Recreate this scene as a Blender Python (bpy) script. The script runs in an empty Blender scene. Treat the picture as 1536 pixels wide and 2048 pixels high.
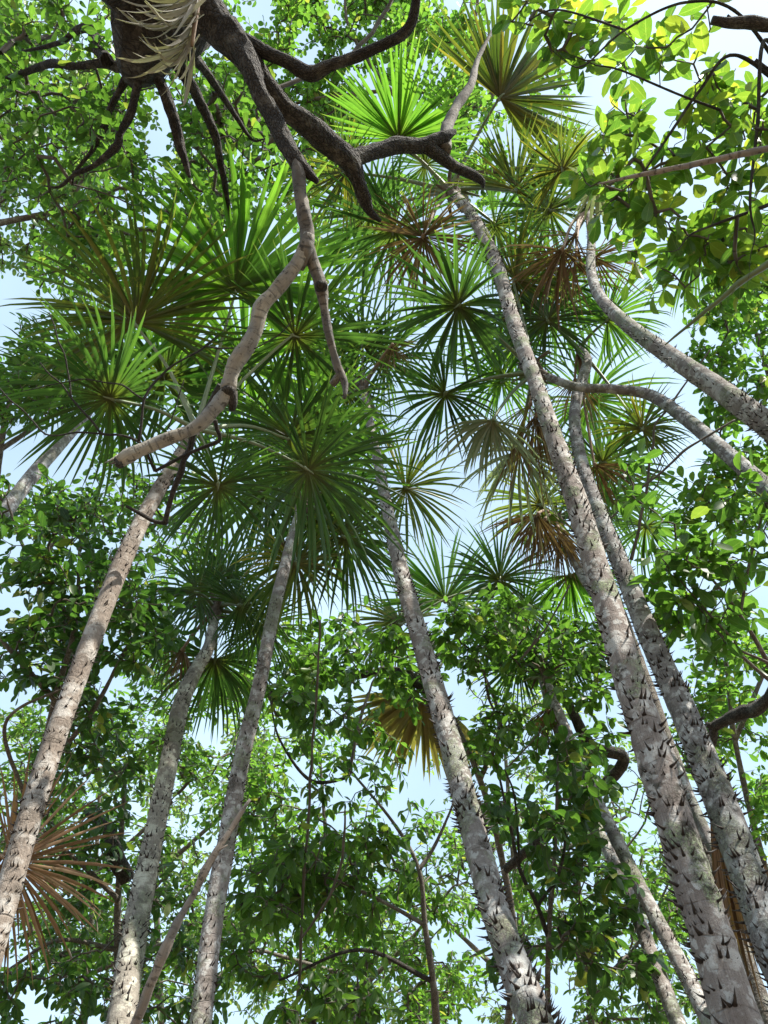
import bpy, math, random
import numpy as np
from mathutils import Vector, Matrix

random.seed(11)
RNG = np.random.default_rng(11)
scene = bpy.context.scene
COL = scene.collection

# ------------------------------------------------------------------ camera
CAM = np.array([0.0, 0.0, 1.6])
PITCH = math.radians(52.0)
FPX = 2048 * 26.0 / 36.0
cam_data = bpy.data.cameras.new('camera')
cam_data.sensor_fit = 'VERTICAL'
cam_data.sensor_height = 36.0
cam_data.sensor_width = 27.0
cam_data.lens = 26.0
cam_data.clip_start = 0.05
cam_data.clip_end = 2000
cam = bpy.data.objects.new('camera', cam_data)
cam.location = CAM
cam.rotation_euler = (math.radians(90) + PITCH, 0, 0)
COL.objects.link(cam)
scene.camera = cam

# ------------------------------------------------------------------ sky, sun, exposure
SUN_TO = Vector((0.50, -0.36, 0.86)).normalized()
sun_el = math.asin(SUN_TO.z)
sun_az = math.atan2(SUN_TO.x, SUN_TO.y)
world = bpy.data.worlds.new('World')
scene.world = world
world.use_nodes = True
wn = world.node_tree
wn.nodes.clear()
w_out = wn.nodes.new('ShaderNodeOutputWorld')
w_bg = wn.nodes.new('ShaderNodeBackground')
w_sky = wn.nodes.new('ShaderNodeTexSky')
w_sky.sky_type = 'NISHITA'
w_sky.sun_disc = False
w_sky.sun_elevation = sun_el
w_sky.sun_rotation = sun_az
w_sky.air_density = 1.0
w_sky.dust_density = 1.5
w_sky.ozone_density = 0.6
w_bg.inputs['Strength'].default_value = 0.105
# thin high cloud veil
w_tc = wn.nodes.new('ShaderNodeTexCoord')
w_no = wn.nodes.new('ShaderNodeTexNoise')
w_no.inputs['Scale'].default_value = 2.2
w_no.inputs['Detail'].default_value = 6
w_rm = wn.nodes.new('ShaderNodeMapRange')
w_rm.inputs['From Min'].default_value = 0.42
w_rm.inputs['From Max'].default_value = 0.72
w_rm.inputs['To Min'].default_value = 0.4
w_rm.inputs['To Max'].default_value = 0.65
w_mx = wn.nodes.new('ShaderNodeMix')
w_mx.data_type = 'RGBA'
wn.links.new(w_tc.outputs['Generated'], w_no.inputs['Vector'])
wn.links.new(w_no.outputs['Fac'], w_rm.inputs['Value'])
wn.links.new(w_rm.outputs['Result'], w_mx.inputs['Factor'])
wn.links.new(w_sky.outputs['Color'], w_mx.inputs['A'])
w_mx.inputs['B'].default_value = (5.4, 7.2, 8.5, 1)
wn.links.new(w_mx.outputs['Result'], w_bg.inputs['Color'])
wn.links.new(w_bg.outputs['Background'], w_out.inputs['Surface'])

sun_data = bpy.data.lights.new('sun', 'SUN')
sun_data.energy = 5.0
sun_data.angle = math.radians(0.5)
sun_data.color = (1.0, 0.95, 0.86)
sun = bpy.data.objects.new('sun', sun_data)
sun.rotation_euler = SUN_TO.to_track_quat('Z', 'Y').to_euler()
sun.location = (8, -6, 20)
COL.objects.link(sun)

scene.view_settings.view_transform = 'Standard'
scene.view_settings.look = 'None'
scene.view_settings.exposure = 1.05
scene.view_settings.gamma = 1.0
scene.view_settings.use_curve_mapping = False
scene.render.engine = 'CYCLES'
cy = scene.cycles
cy.use_denoising = True
cy.max_bounces = 6
cy.diffuse_bounces = 4
cy.use_adaptive_sampling = True
cy.adaptive_threshold = 0.02
cy.glossy_bounces = 2
cy.transmission_bounces = 4
cy.transparent_max_bounces = 4
cy.sample_clamp_indirect = 6.0

# ------------------------------------------------------------------ geometry helpers
CF = np.array([0.0, math.cos(PITCH), math.sin(PITCH)])
CU = np.array([0.0, -math.sin(PITCH), math.cos(PITCH)])
CR = np.array([1.0, 0.0, 0.0])


S = 1.5   # metres per layout unit


def ray(px, py):
    return CR * ((px - 768) / FPX) + CF + CU * ((1024 - py) / FPX)


def pt(px, py, d):
    return CAM + ray(px, py) * d * S


def ptY(px, py, Y):
    r = ray(px, py)
    return CAM + r * (Y * S / r[1])


def depth_of(P):
    return (np.asarray(P) - CAM) @ CF


def project(P):
    q = np.asarray(P) - CAM
    d = q @ CF
    d = np.where(d < 0.05, 0.05, d)
    return 768 + FPX * (q @ CR) / d, 1024 - FPX * (q @ CU) / d, d


def norm(v):
    return v / (np.linalg.norm(v) + 1e-9)


def spline(P, r, step):
    """Catmull-Rom through points P with radii r, resampled about every step metres."""
    P = np.asarray(P, float)
    r = np.asarray(r, float)
    if len(P) == 2:
        n = max(2, int(np.linalg.norm(P[1] - P[0]) / step) + 1)
        t = np.linspace(0, 1, n)[:, None]
        return P[0] * (1 - t) + P[1] * t, (r[0] * (1 - t) + r[1] * t)[:, 0]
    A = np.vstack([2 * P[0] - P[1], P, 2 * P[-1] - P[-2]])
    out, ro = [], []
    for i in range(len(P) - 1):
        p0, p1, p2, p3 = A[i:i + 4]
        L = np.linalg.norm(p2 - p1)
        n = max(1, int(round(L / step)))
        t = (np.arange(n) / n)[:, None]
        out.append(0.5 * (2 * p1 + (p2 - p0) * t + (2 * p0 - 5 * p1 + 4 * p2 - p3) * t ** 2 + (3 * p1 - p0 - 3 * p2 + p3) * t ** 3))
        ro.append(r[i] * (1 - t[:, 0]) + r[i + 1] * t[:, 0])
    out.append(P[-1:])
    ro.append(r[-1:])
    return np.vstack(out), np.concatenate(ro)


def frames(C):
    T = np.gradient(C, axis=0)
    T /= np.linalg.norm(T, axis=1)[:, None] + 1e-9
    N = np.zeros_like(C)
    a = np.array([1.0, 0, 0]) if abs(T[0][0]) < 0.8 else np.array([0, 1.0, 0])
    N[0] = norm(a - T[0] * (a @ T[0]))
    for i in range(1, len(C)):
        N[i] = norm(N[i - 1] - T[i] * (N[i - 1] @ T[i]))
    return T, N, np.cross(T, N)


class Geo:
    """Collects vertices, faces and uv of one mesh."""
    def __init__(self):
        self.v, self.f, self.uv, self.n = [], [], [], 0

    def add(self, v, f, uv=None):
        v = np.asarray(v, float)
        self.v.append(v)
        for g in f:
            self.f.append((np.asarray(g, int) + self.n))
        self.uv.append(np.zeros((len(v), 2)) if uv is None else np.asarray(uv, float))
        self.n += len(v)

    def tube(self, P, r, sides=8, step=0.05, rough=0.0, ring=0.0, seed=0, cap=True):
        C, R = spline(P, r, step)
        T, N, B = frames(C)
        m = len(C)
        s = np.concatenate([[0], np.cumsum(np.linalg.norm(np.diff(C, axis=0), axis=1))])
        ang = np.linspace(0, 2 * math.pi, sides, endpoint=False)
        rr = np.repeat(R[:, None], sides, 1)
        if rough or ring:
            g = np.random.default_rng(seed)
            k = np.zeros((m, sides))
            mean_r = max(R.mean(), 0.01)
            for o in range(7):
                fa = g.integers(0, 5)
                fs = g.uniform(0.15, 1.1) / mean_r
                k += g.uniform(0.4, 1) * np.sin(fa * ang[None, :] + fs * s[:, None] + g.uniform(0, 6.28))
            for o in range(9):
                fa = g.integers(2, 8)
                fs = g.uniform(1.0, 4.0) / mean_r
                k += 0.45 * g.uniform(0.4, 1) * np.sin(fa * ang[None, :] + fs * s[:, None] + g.uniform(0, 6.28))
            rr = rr * (1 + rough * k / 4.0)
            if ring:
                ph = s / (mean_r * 2.1) + 0.4 * np.sin(s * 1.7 + seed)
                fr = ph - np.floor(ph)
                rr = rr * (1 + ring * (np.exp(-((fr - 0.5) / 0.09) ** 2) - 0.35 * np.exp(-((fr - 0.66) / 0.07) ** 2)))[:, None]
        V = C[:, None, :] + rr[:, :, None] * (np.cos(ang)[None, :, None] * N[:, None, :] + np.sin(ang)[None, :, None] * B[:, None, :])
        idx = np.arange(m * sides).reshape(m, sides)
        a, b = idx[:-1], idx[1:]
        F = np.stack([a, np.roll(a, -1, 1), np.roll(b, -1, 1), b], -1).reshape(-1, 4)
        uv = np.stack([np.repeat(np.abs(ang / math.pi - 1)[None, :], m, 0), np.repeat(s[:, None], sides, 1)], -1).reshape(-1, 2)
        fl = [F]
        self.add(V.reshape(-1, 3), fl, uv)
        if cap:
            n0 = self.n - m * sides
            self.f.append(np.array([idx[-1] + n0]))
            self.f.append(np.array([idx[0][::-1] + n0]))
        return C, R, T, N, B, s

    def build(self, name, mat, parent=None, smooth=True, base=None):
        V = np.vstack(self.v)
        loops, starts, tot = [], [], []
        c = 0
        for F in self.f:
            k = F.shape[1]
            loops.append(F.reshape(-1))
            starts.append(c + np.arange(len(F)) * k)
            tot.append(np.full(len(F), k))
            c += F.size
        L = np.concatenate(loops)
        me = bpy.data.meshes.new(name)
        me.vertices.add(len(V))
        me.vertices.foreach_set('co', V.astype(np.float32).ravel())
        me.loops.add(len(L))
        me.loops.foreach_set('vertex_index', L.astype(np.int32))
        S = np.concatenate(starts)
        me.polygons.add(len(S))
        me.polygons.foreach_set('loop_start', S.astype(np.int32))
        me.polygons.foreach_set('loop_total', np.concatenate(tot).astype(np.int32))
        if smooth:
            me.polygons.foreach_set('use_smooth', np.ones(len(S), dtype=bool))
        uv = me.uv_layers.new(name='UVMap')
        uv.data.foreach_set('uv', np.vstack(self.uv)[L].astype(np.float32).ravel())
        me.update(calc_edges=True)
        me.validate()
        me.materials.append(mat)
        if name is None or parent is False:
            return me
        return link(name, me, parent)


def link(name, me, parent=None):
    o = bpy.data.objects.new(name, me)
    COL.objects.link(o)
    if parent is not None:
        o.parent = parent
        if parent.type == 'EMPTY':
            o.matrix_parent_inverse = Matrix.Translation(-parent.location)
    return o


def tag(o, label=None, cat=None, group=None, kind=None):
    if label:
        o['label'] = label
    if cat:
        o['category'] = cat
    if group:
        o['group'] = group
    if kind:
        o['kind'] = kind
    return o


def thing(name, base, label, cat, group=None):
    e = bpy.data.objects.new(name, None)
    e.empty_display_size = 0.2
    e.location = [float(x) for x in base]
    COL.objects.link(e)
    return tag(e, label, cat, group)


# ------------------------------------------------------------------ materials
class NT:
    def __init__(self, name):
        self.m = bpy.data.materials.new(name)
        self.m.use_nodes = True
        self.t = self.m.node_tree
        self.t.nodes.clear()
        self.out = self.t.nodes.new('ShaderNodeOutputMaterial')

    def n(self, typ, **kw):
        o = self.t.nodes.new(typ)
        for k, v in kw.items():
            if hasattr(o, k):
                setattr(o, k, v)
            else:
                o.inputs[k.replace('_', ' ')].default_value = v
        return o

    def l(self, a, b):
        self.t.links.new(a, b)

    def noise(self, vec, scale, detail=4, rough=0.55):
        o = self.n('ShaderNodeTexNoise')
        o.inputs['Scale'].default_value = scale
        o.inputs['Detail'].default_value = detail
        o.inputs['Roughness'].default_value = rough
        self.l(vec, o.inputs['Vector'])
        return o.outputs['Fac']

    def map(self, val, a, b, c=0.0, d=1.0):
        o = self.n('ShaderNodeMapRange')
        for k, x in zip(('From Min', 'From Max', 'To Min', 'To Max'), (a, b, c, d)):
            o.inputs[k].default_value = x
        self.l(val, o.inputs['Value'])
        return o.outputs['Result']

    def mix(self, fac, a, b):
        o = self.n('ShaderNodeMix', data_type='RGBA')
        for s, x in (('A', a), ('B', b)):
            if isinstance(x, (tuple, list)):
                o.inputs[s].default_value = (*x[:3], 1)
            else:
                self.l(x, o.inputs[s])
        if isinstance(fac, (int, float)):
            o.inputs['Factor'].default_value = fac
        else:
            self.l(fac, o.inputs['Factor'])
        return o.outputs['Result']

    def math(self, op, a, b=None):
        o = self.n('ShaderNodeMath', operation=op)
        for i, x in enumerate((a, b)):
            if x is None:
                continue
            if isinstance(x, (int, float)):
                o.inputs[i].default_value = x
            else:
                self.l(x, o.inputs[i])
        return o.outputs[0]

    def scaled(self, vec, s):
        o = self.n('ShaderNodeVectorMath', operation='MULTIPLY')
        o.inputs[1].default_value = s
        self.l(vec, o.inputs[0])
        return o.outputs[0]


def palm_bark(name, c1, c2, lichen, green=0.5, moss=0.5, mscale=4.3, mcut=0.55):
    k = NT(name)
    tc = k.n('ShaderNodeTexCoord')
    ob, uv = tc.outputs['Object'], tc.outputs['UV']
    base = k.mix(k.map(k.noise(ob, 8, 6, 0.65), 0.36, 0.64), c1, c2)
    fib = k.noise(k.scaled(uv, (46, 9, 1)), 1.0, 4, 0.6)
    base = k.mix(k.map(fib, 0.38, 0.72, 0, 0.55), base, tuple(x * 0.5 for x in c1))
    # blotches and crusts of lichen
    vo = k.n('ShaderNodeTexVoronoi')
    vo.inputs['Scale'].default_value = 21
    vo.inputs['Randomness'].default_value = 1.0
    wob = k.n('ShaderNodeTexNoise')
    wob.inputs['Scale'].default_value = 30
    wob.inputs['Detail'].default_value = 4
    k.l(ob, wob.inputs['Vector'])
    va = k.n('ShaderNodeVectorMath', operation='MULTIPLY_ADD')
    va.inputs[1].default_value = (0.06, 0.06, 0.06)
    k.l(wob.outputs['Color'], va.inputs[0])
    k.l(ob, va.inputs[2])
    k.l(va.outputs[0], vo.inputs['Vector'])
    crust = k.math('MULTIPLY', k.map(vo.outputs['Distance'], 0.50, 0.38), k.map(k.noise(ob, 6, 4), 0.46, 0.54))
    base = k.mix(k.math('MULTIPLY', crust, 0.8), base, lichen)
    pale = k.map(k.noise(ob, 8, 6, 0.62), 0.53, 0.60, 0, 0.65)
    base = k.mix(pale, base, lichen)
    # leaf scars: thin broken lines round the stem
    sep = k.n('ShaderNodeSeparateXYZ')
    k.l(uv, sep.inputs[0])
    dist = k.math('ADD', k.math('MULTIPLY', sep.outputs[1], 8.5), k.math('MULTIPLY', k.noise(ob, 4, 2), 0.9))
    fr = k.math('FRACT', dist)
    line = k.map(k.math('ABSOLUTE', k.math('SUBTRACT', fr, 0.5)), 0.0, 0.045, 1.0, 0.0)
    ring = k.math('MULTIPLY', line, k.map(k.noise(ob, 19, 4, 0.7), 0.42, 0.6, 0.0, 0.6))
    base = k.mix(ring, base, tuple(x * 0.3 for x in c1))
    gmask = k.math('MULTIPLY', k.map(k.noise(ob, 3.1, 3), 0.52, 0.58), k.map(k.noise(ob, 70, 5, 0.75), 0.42, 0.54))
    base = k.mix(k.math('MULTIPLY', gmask, green), base, (0.29, 0.33, 0.20))
    mm = k.math('MULTIPLY', k.map(k.noise(ob, mscale, 4, 0.6), mcut, mcut + 0.06), k.map(k.noise(ob, 26, 6, 0.75), 0.48, 0.56))
    base = k.mix(k.math('MULTIPLY', mm, moss), base, (0.035, 0.032, 0.02))
    spk = k.map(k.noise(ob, 150, 3, 0.6), 0.64, 0.68, 0, 0.6)
    base = k.mix(spk, base, (0.045, 0.032, 0.025))
    b = k.n('ShaderNodeBsdfPrincipled')
    k.l(base, b.inputs['Base Color'])
    b.inputs['Roughness'].default_value = 0.88
    b.inputs['Specular IOR Level'].default_value = 0.25
    bump = k.n('ShaderNodeBump', Strength=0.85, Distance=0.014)
    h = k.math('ADD', k.math('ADD', k.noise(ob, 38, 7, 0.7), k.math('MULTIPLY', fib, 0.5)), k.math('MULTIPLY', gmask, 0.6))
    h = k.math('ADD', h, k.math('ADD', k.math('MULTIPLY', pale, 0.25), k.math('MULTIPLY', mm, 0.5)))
    h = k.math('SUBTRACT', h, k.math('MULTIPLY', ring, 0.7))
    k.l(h, bump.inputs['Height'])
    k.l(bump.outputs[0], b.inputs['Normal'])
    k.l(b.outputs[0], k.out.inputs[0])
    return k.m


def wood_bark(name, c1, c2, plate=18.0, strength=1.0, dist=0.02, lich_lit=0.0, lich_lit_col=(0.38, 0.40, 0.34)):
    k = NT(name)
    tc = k.n('ShaderNodeTexCoord')
    ob, uv = tc.outputs['Object'], tc.outputs['UV']
    wob = k.n('ShaderNodeTexNoise')
    wob.inputs['Scale'].default_value = 22
    wob.inputs['Detail'].default_value = 4
    k.l(ob, wob.inputs['Vector'])
    va = k.n('ShaderNodeVectorMath', operation='MULTIPLY_ADD')
    va.inputs[1].default_value = (1.3, 1.3, 0)
    k.l(wob.outputs['Color'], va.inputs[0])
    k.l(k.scaled(uv, (plate * 0.33, plate, 1)), va.inputs[2])
    vo = k.n('ShaderNodeTexVoronoi', feature='DISTANCE_TO_EDGE')
    vo.inputs['Scale'].default_value = 1.0
    k.l(va.outputs[0], vo.inputs['Vector'])
    crack = k.map(vo.outputs['Distance'], 0.0, 0.3)
    rel = k.math('MULTIPLY', crack, k.map(k.noise(ob, 60, 6, 0.7), 0.3, 0.7, 0.35, 1.0))
    col = k.mix(k.map(k.noise(ob, 14, 6, 0.7), 0.33, 0.68), c1, c2)
    col = k.mix(k.map(rel, 0.0, 0.5), tuple(x * 0.4 for x in c1), col)
    if lich_lit:
        col = k.mix(k.map(k.noise(ob, 9, 7, 0.72), 0.52, 0.64, 0, lich_lit), col, lich_lit_col)  # pale patches: lichen, and on the dark bark painted sunlit plates
    b = k.n('ShaderNodeBsdfPrincipled')
    k.l(col, b.inputs['Base Color'])
    b.inputs['Roughness'].default_value = 0.92
    bump = k.n('ShaderNodeBump', Strength=strength, Distance=dist)
    k.l(k.math('ADD', rel, k.math('MULTIPLY', k.noise(ob, 90, 5, 0.65), 0.4)), bump.inputs['Height'])
    k.l(bump.outputs[0], b.inputs['Normal'])
    k.l(b.outputs[0], k.out.inputs[0])
    return k.m


def smooth_bark(name, c1, c2):
    """debarked wood: fine long grain, hairline cross cracks, dark scuffs"""
    k = NT(name)
    tc = k.n('ShaderNodeTexCoord')
    ob, uv = tc.outputs['Object'], tc.outputs['UV']
    col = k.mix(k.map(k.noise(ob, 9, 6, 0.65), 0.35, 0.68), c1, c2)
    grain = k.noise(k.scaled(uv, (26, 5, 1)), 1.0, 4, 0.6)
    col = k.mix(k.map(grain, 0.42, 0.75, 0, 0.5), col, tuple(x * 0.55 for x in c1))
    ring = k.noise(k.scaled(uv, (0.8, 38, 1)), 1.0, 3, 0.6)
    crk = k.map(ring, 0.57, 0.63, 0, 0.7)
    col = k.mix(crk, col, tuple(x * 0.3 for x in c1))
    scuff = k.map(k.noise(ob, 30, 6, 0.75), 0.55, 0.62, 0, 0.85)
    col = k.mix(k.map(k.noise(ob, 5, 4, 0.6), 0.45, 0.6, 0, 0.7), col, tuple(sum(c1) / 3 * x for x in (0.85, 0.82, 0.78)))
    col = k.mix(scuff, col, tuple(x * 0.22 for x in c1))
    b = k.n('ShaderNodeBsdfPrincipled')
    k.l(col, b.inputs['Base Color'])
    b.inputs['Roughness'].default_value = 0.85
    bump = k.n('ShaderNodeBump', Strength=0.5, Distance=0.006)
    k.l(k.math('SUBTRACT', k.math('ADD', grain, k.noise(ob, 60, 5)), k.math('ADD', crk, scuff)), bump.inputs['Height'])
    k.l(bump.outputs[0], b.inputs['Normal'])
    k.l(b.outputs[0], k.out.inputs[0])
    return k.m


def leaf_mat(name, cols, trans, tcol=1.0, rough=0.42, hub=None, spots=0.0, spec=0.4, vein=0.35):
    """cols: list of (position, rgb) picked at random per leaf; trans: share of light passing through."""
    k = NT(name)
    oi = k.n('ShaderNodeObjectInfo')
    ge = k.n('ShaderNodeNewGeometry')
    rnd = k.math('FRACT', k.math('ADD', oi.outputs['Random'], k.math('MULTIPLY', ge.outputs['Random Per Island'], 7.31)))
    rp = k.n('ShaderNodeValToRGB')
    e = rp.color_ramp.elements
    while len(e) < len(cols):
        e.new(0.5)
    for el, (p, c) in zip(e, cols):
        el.position = p
        el.color = (*c, 1)
    k.l(rnd, rp.inputs[0])
    col = rp.outputs[0]
    tc = k.n('ShaderNodeTexCoord')
    sep = k.n('ShaderNodeSeparateXYZ')
    k.l(tc.outputs['UV'], sep.inputs[0])
    u, v = sep.outputs[0], sep.outputs[1]
    if hub:
        col = k.mix(k.map(u, 0.02, 0.26, 0.9, 0.0), col, hub)
        stripe = k.noise(k.scaled(tc.outputs['UV'], (2.0, 9, 1)), 1.0, 2)
        col = k.mix(k.map(stripe, 0.4, 0.7, 0.0, 0.35), col, k.mix(0.5, col, (0.16, 0.15, 0.02)))
        tip = k.map(u, 0.86, 1.0, 0.0, 0.6)
        col = k.mix(tip, col, (0.16, 0.13, 0.05))
    if vein:
        rib = k.map(k.math('ABSOLUTE', v), 0.0, 0.09, vein, 0.0)
        col = k.mix(rib, col, k.mix(0.5, col, (0.30, 0.34, 0.12)))
        dv = k.math('FRACT', k.math('ADD', k.math('MULTIPLY', u, 9.0), k.math('MULTIPLY', k.math('ABSOLUTE', v), -2.2)))
        sv = k.map(k.math('ABSOLUTE', k.math('SUBTRACT', dv, 0.5)), 0.0, 0.1, vein * 0.5, 0.0)
        if not hub:
            col = k.mix(sv, col, k.mix(0.5, col, (0.22, 0.28, 0.06)))
    blot = k.noise(tc.outputs['Object'], 14 if hub else 5, 4)
    col = k.mix(k.map(blot, 0.35, 0.7, 0.0, 0.4), col, k.mix(0.6, col, (0.02, 0.05, 0.012)))
    if spots:
        sp = k.noise(tc.outputs['Object'], 17, 3, 0.7)
        col = k.mix(k.map(sp, 0.63, 0.69, 0.0, spots), col, (0.20, 0.15, 0.03))
    b = k.n('ShaderNodeBsdfPrincipled')
    k.l(col, b.inputs['Base Color'])
    b.inputs['Roughness'].default_value = rough
    b.inputs['Specular IOR Level'].default_value = spec
    tr = k.n('ShaderNodeBsdfTranslucent')
    tcolr = k.n('ShaderNodeVectorMath', operation='MULTIPLY')
    k.l(col, tcolr.inputs[0])
    tcolr.inputs[1].default_value = (3.15 * tcol, 3.65 * tcol, 1.8 * tcol)
    mn = k.n('ShaderNodeVectorMath', operation='MINIMUM')
    k.l(tcolr.outputs[0], mn.inputs[0])
    mn.inputs[1].default_value = (0.8, 0.8, 0.8)
    k.l(mn.outputs[0], tr.inputs['Color'])
    ms = k.n('ShaderNodeMixShader')
    ms.inputs[0].default_value = trans
    k.l(b.outputs[0], ms.inputs[1])
    k.l(tr.outputs[0], ms.inputs[2])
    k.l(ms.outputs[0], k.out.inputs[0])
    return k.m


def plain(name, c1, c2, scale=12, rough=0.7, bump=0.3):
    k = NT(name)
    tc = k.n('ShaderNodeTexCoord')
    col = k.mix(k.map(k.noise(tc.outputs['Object'], scale, 5), 0.3, 0.7), c1, c2)
    b = k.n('ShaderNodeBsdfPrincipled')
    k.l(col, b.inputs['Base Color'])
    b.inputs['Roughness'].default_value = rough
    if bump:
        bu = k.n('ShaderNodeBump', Strength=bump, Distance=0.01)
        k.l(k.noise(tc.outputs['Object'], scale * 6, 5), bu.inputs['Height'])
        k.l(bu.outputs[0], b.inputs['Normal'])
    k.l(b.outputs[0], k.out.inputs[0])
    return k.m


M = {}
M['palm_grey'] = palm_bark('palm_grey', (0.19, 0.16, 0.14), (0.32, 0.285, 0.26), (0.47, 0.46, 0.43), 0.6, 0.5, 4.3, 0.56)
M['palm_mossy'] = palm_bark('palm_mossy', (0.21, 0.17, 0.148), (0.36, 0.31, 0.275), (0.53, 0.51, 0.475), 1.0, 0.85, 3.0, 0.53)
M['palm_tan'] = palm_bark('palm_tan', (0.225, 0.18, 0.145), (0.35, 0.295, 0.245), (0.46, 0.425, 0.38), 0.0, 0.3)
M['palm_pale'] = palm_bark('palm_pale', (0.25, 0.22, 0.18), (0.38, 0.345, 0.29), (0.55, 0.53, 0.43), 0.5, 0.4)
M['palm_dark'] = palm_bark('palm_dark', (0.16, 0.14, 0.13), (0.29, 0.265, 0.25), (0.45, 0.45, 0.43), 0.4, 0.5)
M['spine'] = plain('spine', (0.016, 0.011, 0.009), (0.05, 0.036, 0.028), 30, 0.55, 0)
M['bark_dark'] = wood_bark('bark_dark', (0.05, 0.04, 0.032), (0.15, 0.125, 0.10), 30, 1.0, 0.05, 0.6, (0.30, 0.275, 0.23))  # last colour paints sunlit plates onto the dark bark
M['bark_pale'] = smooth_bark('bark_pale', (0.27, 0.235, 0.185), (0.46, 0.415, 0.335))
M['bark_mid'] = smooth_bark('bark_mid', (0.12, 0.10, 0.08), (0.26, 0.225, 0.185))
M['bark_grey'] = wood_bark('bark_grey', (0.14, 0.115, 0.09), (0.27, 0.24, 0.20), 40, 0.5, 0.008, 0.4)
M['bark_black'] = wood_bark('bark_black', (0.03, 0.025, 0.02), (0.10, 0.085, 0.07), 40, 0.6, 0.01, 0.15)
M['twig'] = plain('twig', (0.055, 0.045, 0.035), (0.13, 0.11, 0.085), 9, 0.8, 0.2)
M['stick'] = smooth_bark('stick', (0.24, 0.19, 0.15), (0.36, 0.30, 0.24))
M['petiole'] = plain('petiole', (0.085, 0.12, 0.045), (0.16, 0.19, 0.085), 6, 0.45, 0.1)
M['petiole_pale'] = plain('petiole_pale', (0.13, 0.17, 0.075), (0.24, 0.28, 0.16), 6, 0.5, 0.1)
M['fibre'] = plain('fibre', (0.07, 0.05, 0.035), (0.19, 0.15, 0.11), 30, 0.95, 1.0)
M['dead_stem'] = plain('dead_stem', (0.16, 0.10, 0.06), (0.28, 0.19, 0.12), 10, 0.8, 0.2)
HUB = (0.075, 0.075, 0.014)
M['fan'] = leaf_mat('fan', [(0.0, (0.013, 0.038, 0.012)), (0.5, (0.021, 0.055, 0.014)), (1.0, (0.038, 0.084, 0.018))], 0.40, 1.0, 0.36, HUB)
M['fan_bright'] = leaf_mat('fan_bright', [(0.0, (0.036, 0.085, 0.014)), (0.6, (0.055, 0.125, 0.018)), (1.0, (0.08, 0.14, 0.02))], 0.52, 1.0, 0.4, (0.085, 0.11, 0.018))  # brighter copy of the fan green; sunlit glow put into the colour
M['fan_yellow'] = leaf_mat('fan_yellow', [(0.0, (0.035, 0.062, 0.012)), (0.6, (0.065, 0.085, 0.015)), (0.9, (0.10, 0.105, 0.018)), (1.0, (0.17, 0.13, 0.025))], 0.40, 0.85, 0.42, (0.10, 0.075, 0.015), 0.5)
M['fan_silver'] = leaf_mat('fan_silver', [(0.0, (0.24, 0.27, 0.19)), (0.6, (0.32, 0.35, 0.27)), (1.0, (0.17, 0.20, 0.10))], 0.25, 0.5, 0.5, (0.25, 0.22, 0.12), 0.25)
M['fan_straw'] = leaf_mat('fan_straw', [(0.0, (0.24, 0.19, 0.06)), (0.6, (0.30, 0.235, 0.09)), (1.0, (0.17, 0.15, 0.045))], 0.35, 0.5, 0.5, (0.22, 0.16, 0.05), 0.6)
M['fan_dead'] = leaf_mat('fan_dead', [(0.0, (0.10, 0.05, 0.03)), (0.5, (0.17, 0.09, 0.055)), (0.85, (0.22, 0.13, 0.085)), (1.0, (0.32, 0.22, 0.15))], 0.15, 0.5, 0.6, (0.07, 0.035, 0.02), 0.3, 0.25)
M['fan_orange'] = leaf_mat('fan_orange', [(0.0, (0.15, 0.07, 0.04)), (0.5, (0.24, 0.125, 0.07)), (1.0, (0.36, 0.22, 0.13))], 0.1, 0.5, 0.6, (0.20, 0.10, 0.05), 0.2, 0.25)
M['fan_grey'] = leaf_mat('fan_grey', [(0.0, (0.22, 0.19, 0.16)), (0.5, (0.34, 0.31, 0.27)), (1.0, (0.45, 0.41, 0.36))], 0.15, 0.5, 0.7, (0.16, 0.12, 0.09), 0.3, 0.25)
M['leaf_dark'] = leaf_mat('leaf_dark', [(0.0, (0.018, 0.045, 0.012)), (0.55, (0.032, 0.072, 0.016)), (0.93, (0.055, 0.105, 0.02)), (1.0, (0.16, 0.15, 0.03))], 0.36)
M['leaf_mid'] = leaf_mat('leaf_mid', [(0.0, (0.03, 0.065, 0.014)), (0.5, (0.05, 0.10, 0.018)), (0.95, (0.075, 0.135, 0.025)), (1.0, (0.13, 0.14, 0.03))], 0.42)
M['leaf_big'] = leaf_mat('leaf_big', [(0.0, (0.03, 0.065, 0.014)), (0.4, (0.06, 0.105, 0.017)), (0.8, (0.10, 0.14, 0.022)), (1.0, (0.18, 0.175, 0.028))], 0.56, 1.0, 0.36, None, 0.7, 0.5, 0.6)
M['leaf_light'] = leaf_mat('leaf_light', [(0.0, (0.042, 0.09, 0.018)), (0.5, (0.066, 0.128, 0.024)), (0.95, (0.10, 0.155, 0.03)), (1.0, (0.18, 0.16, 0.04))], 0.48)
M['leaf_hazy'] = leaf_mat('leaf_hazy', [(0.0, (0.05, 0.09, 0.03)), (0.5, (0.09, 0.135, 0.045)), (1.0, (0.15, 0.17, 0.06))], 0.5)  # paler leaf colour stands in for haze over distant trees

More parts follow.
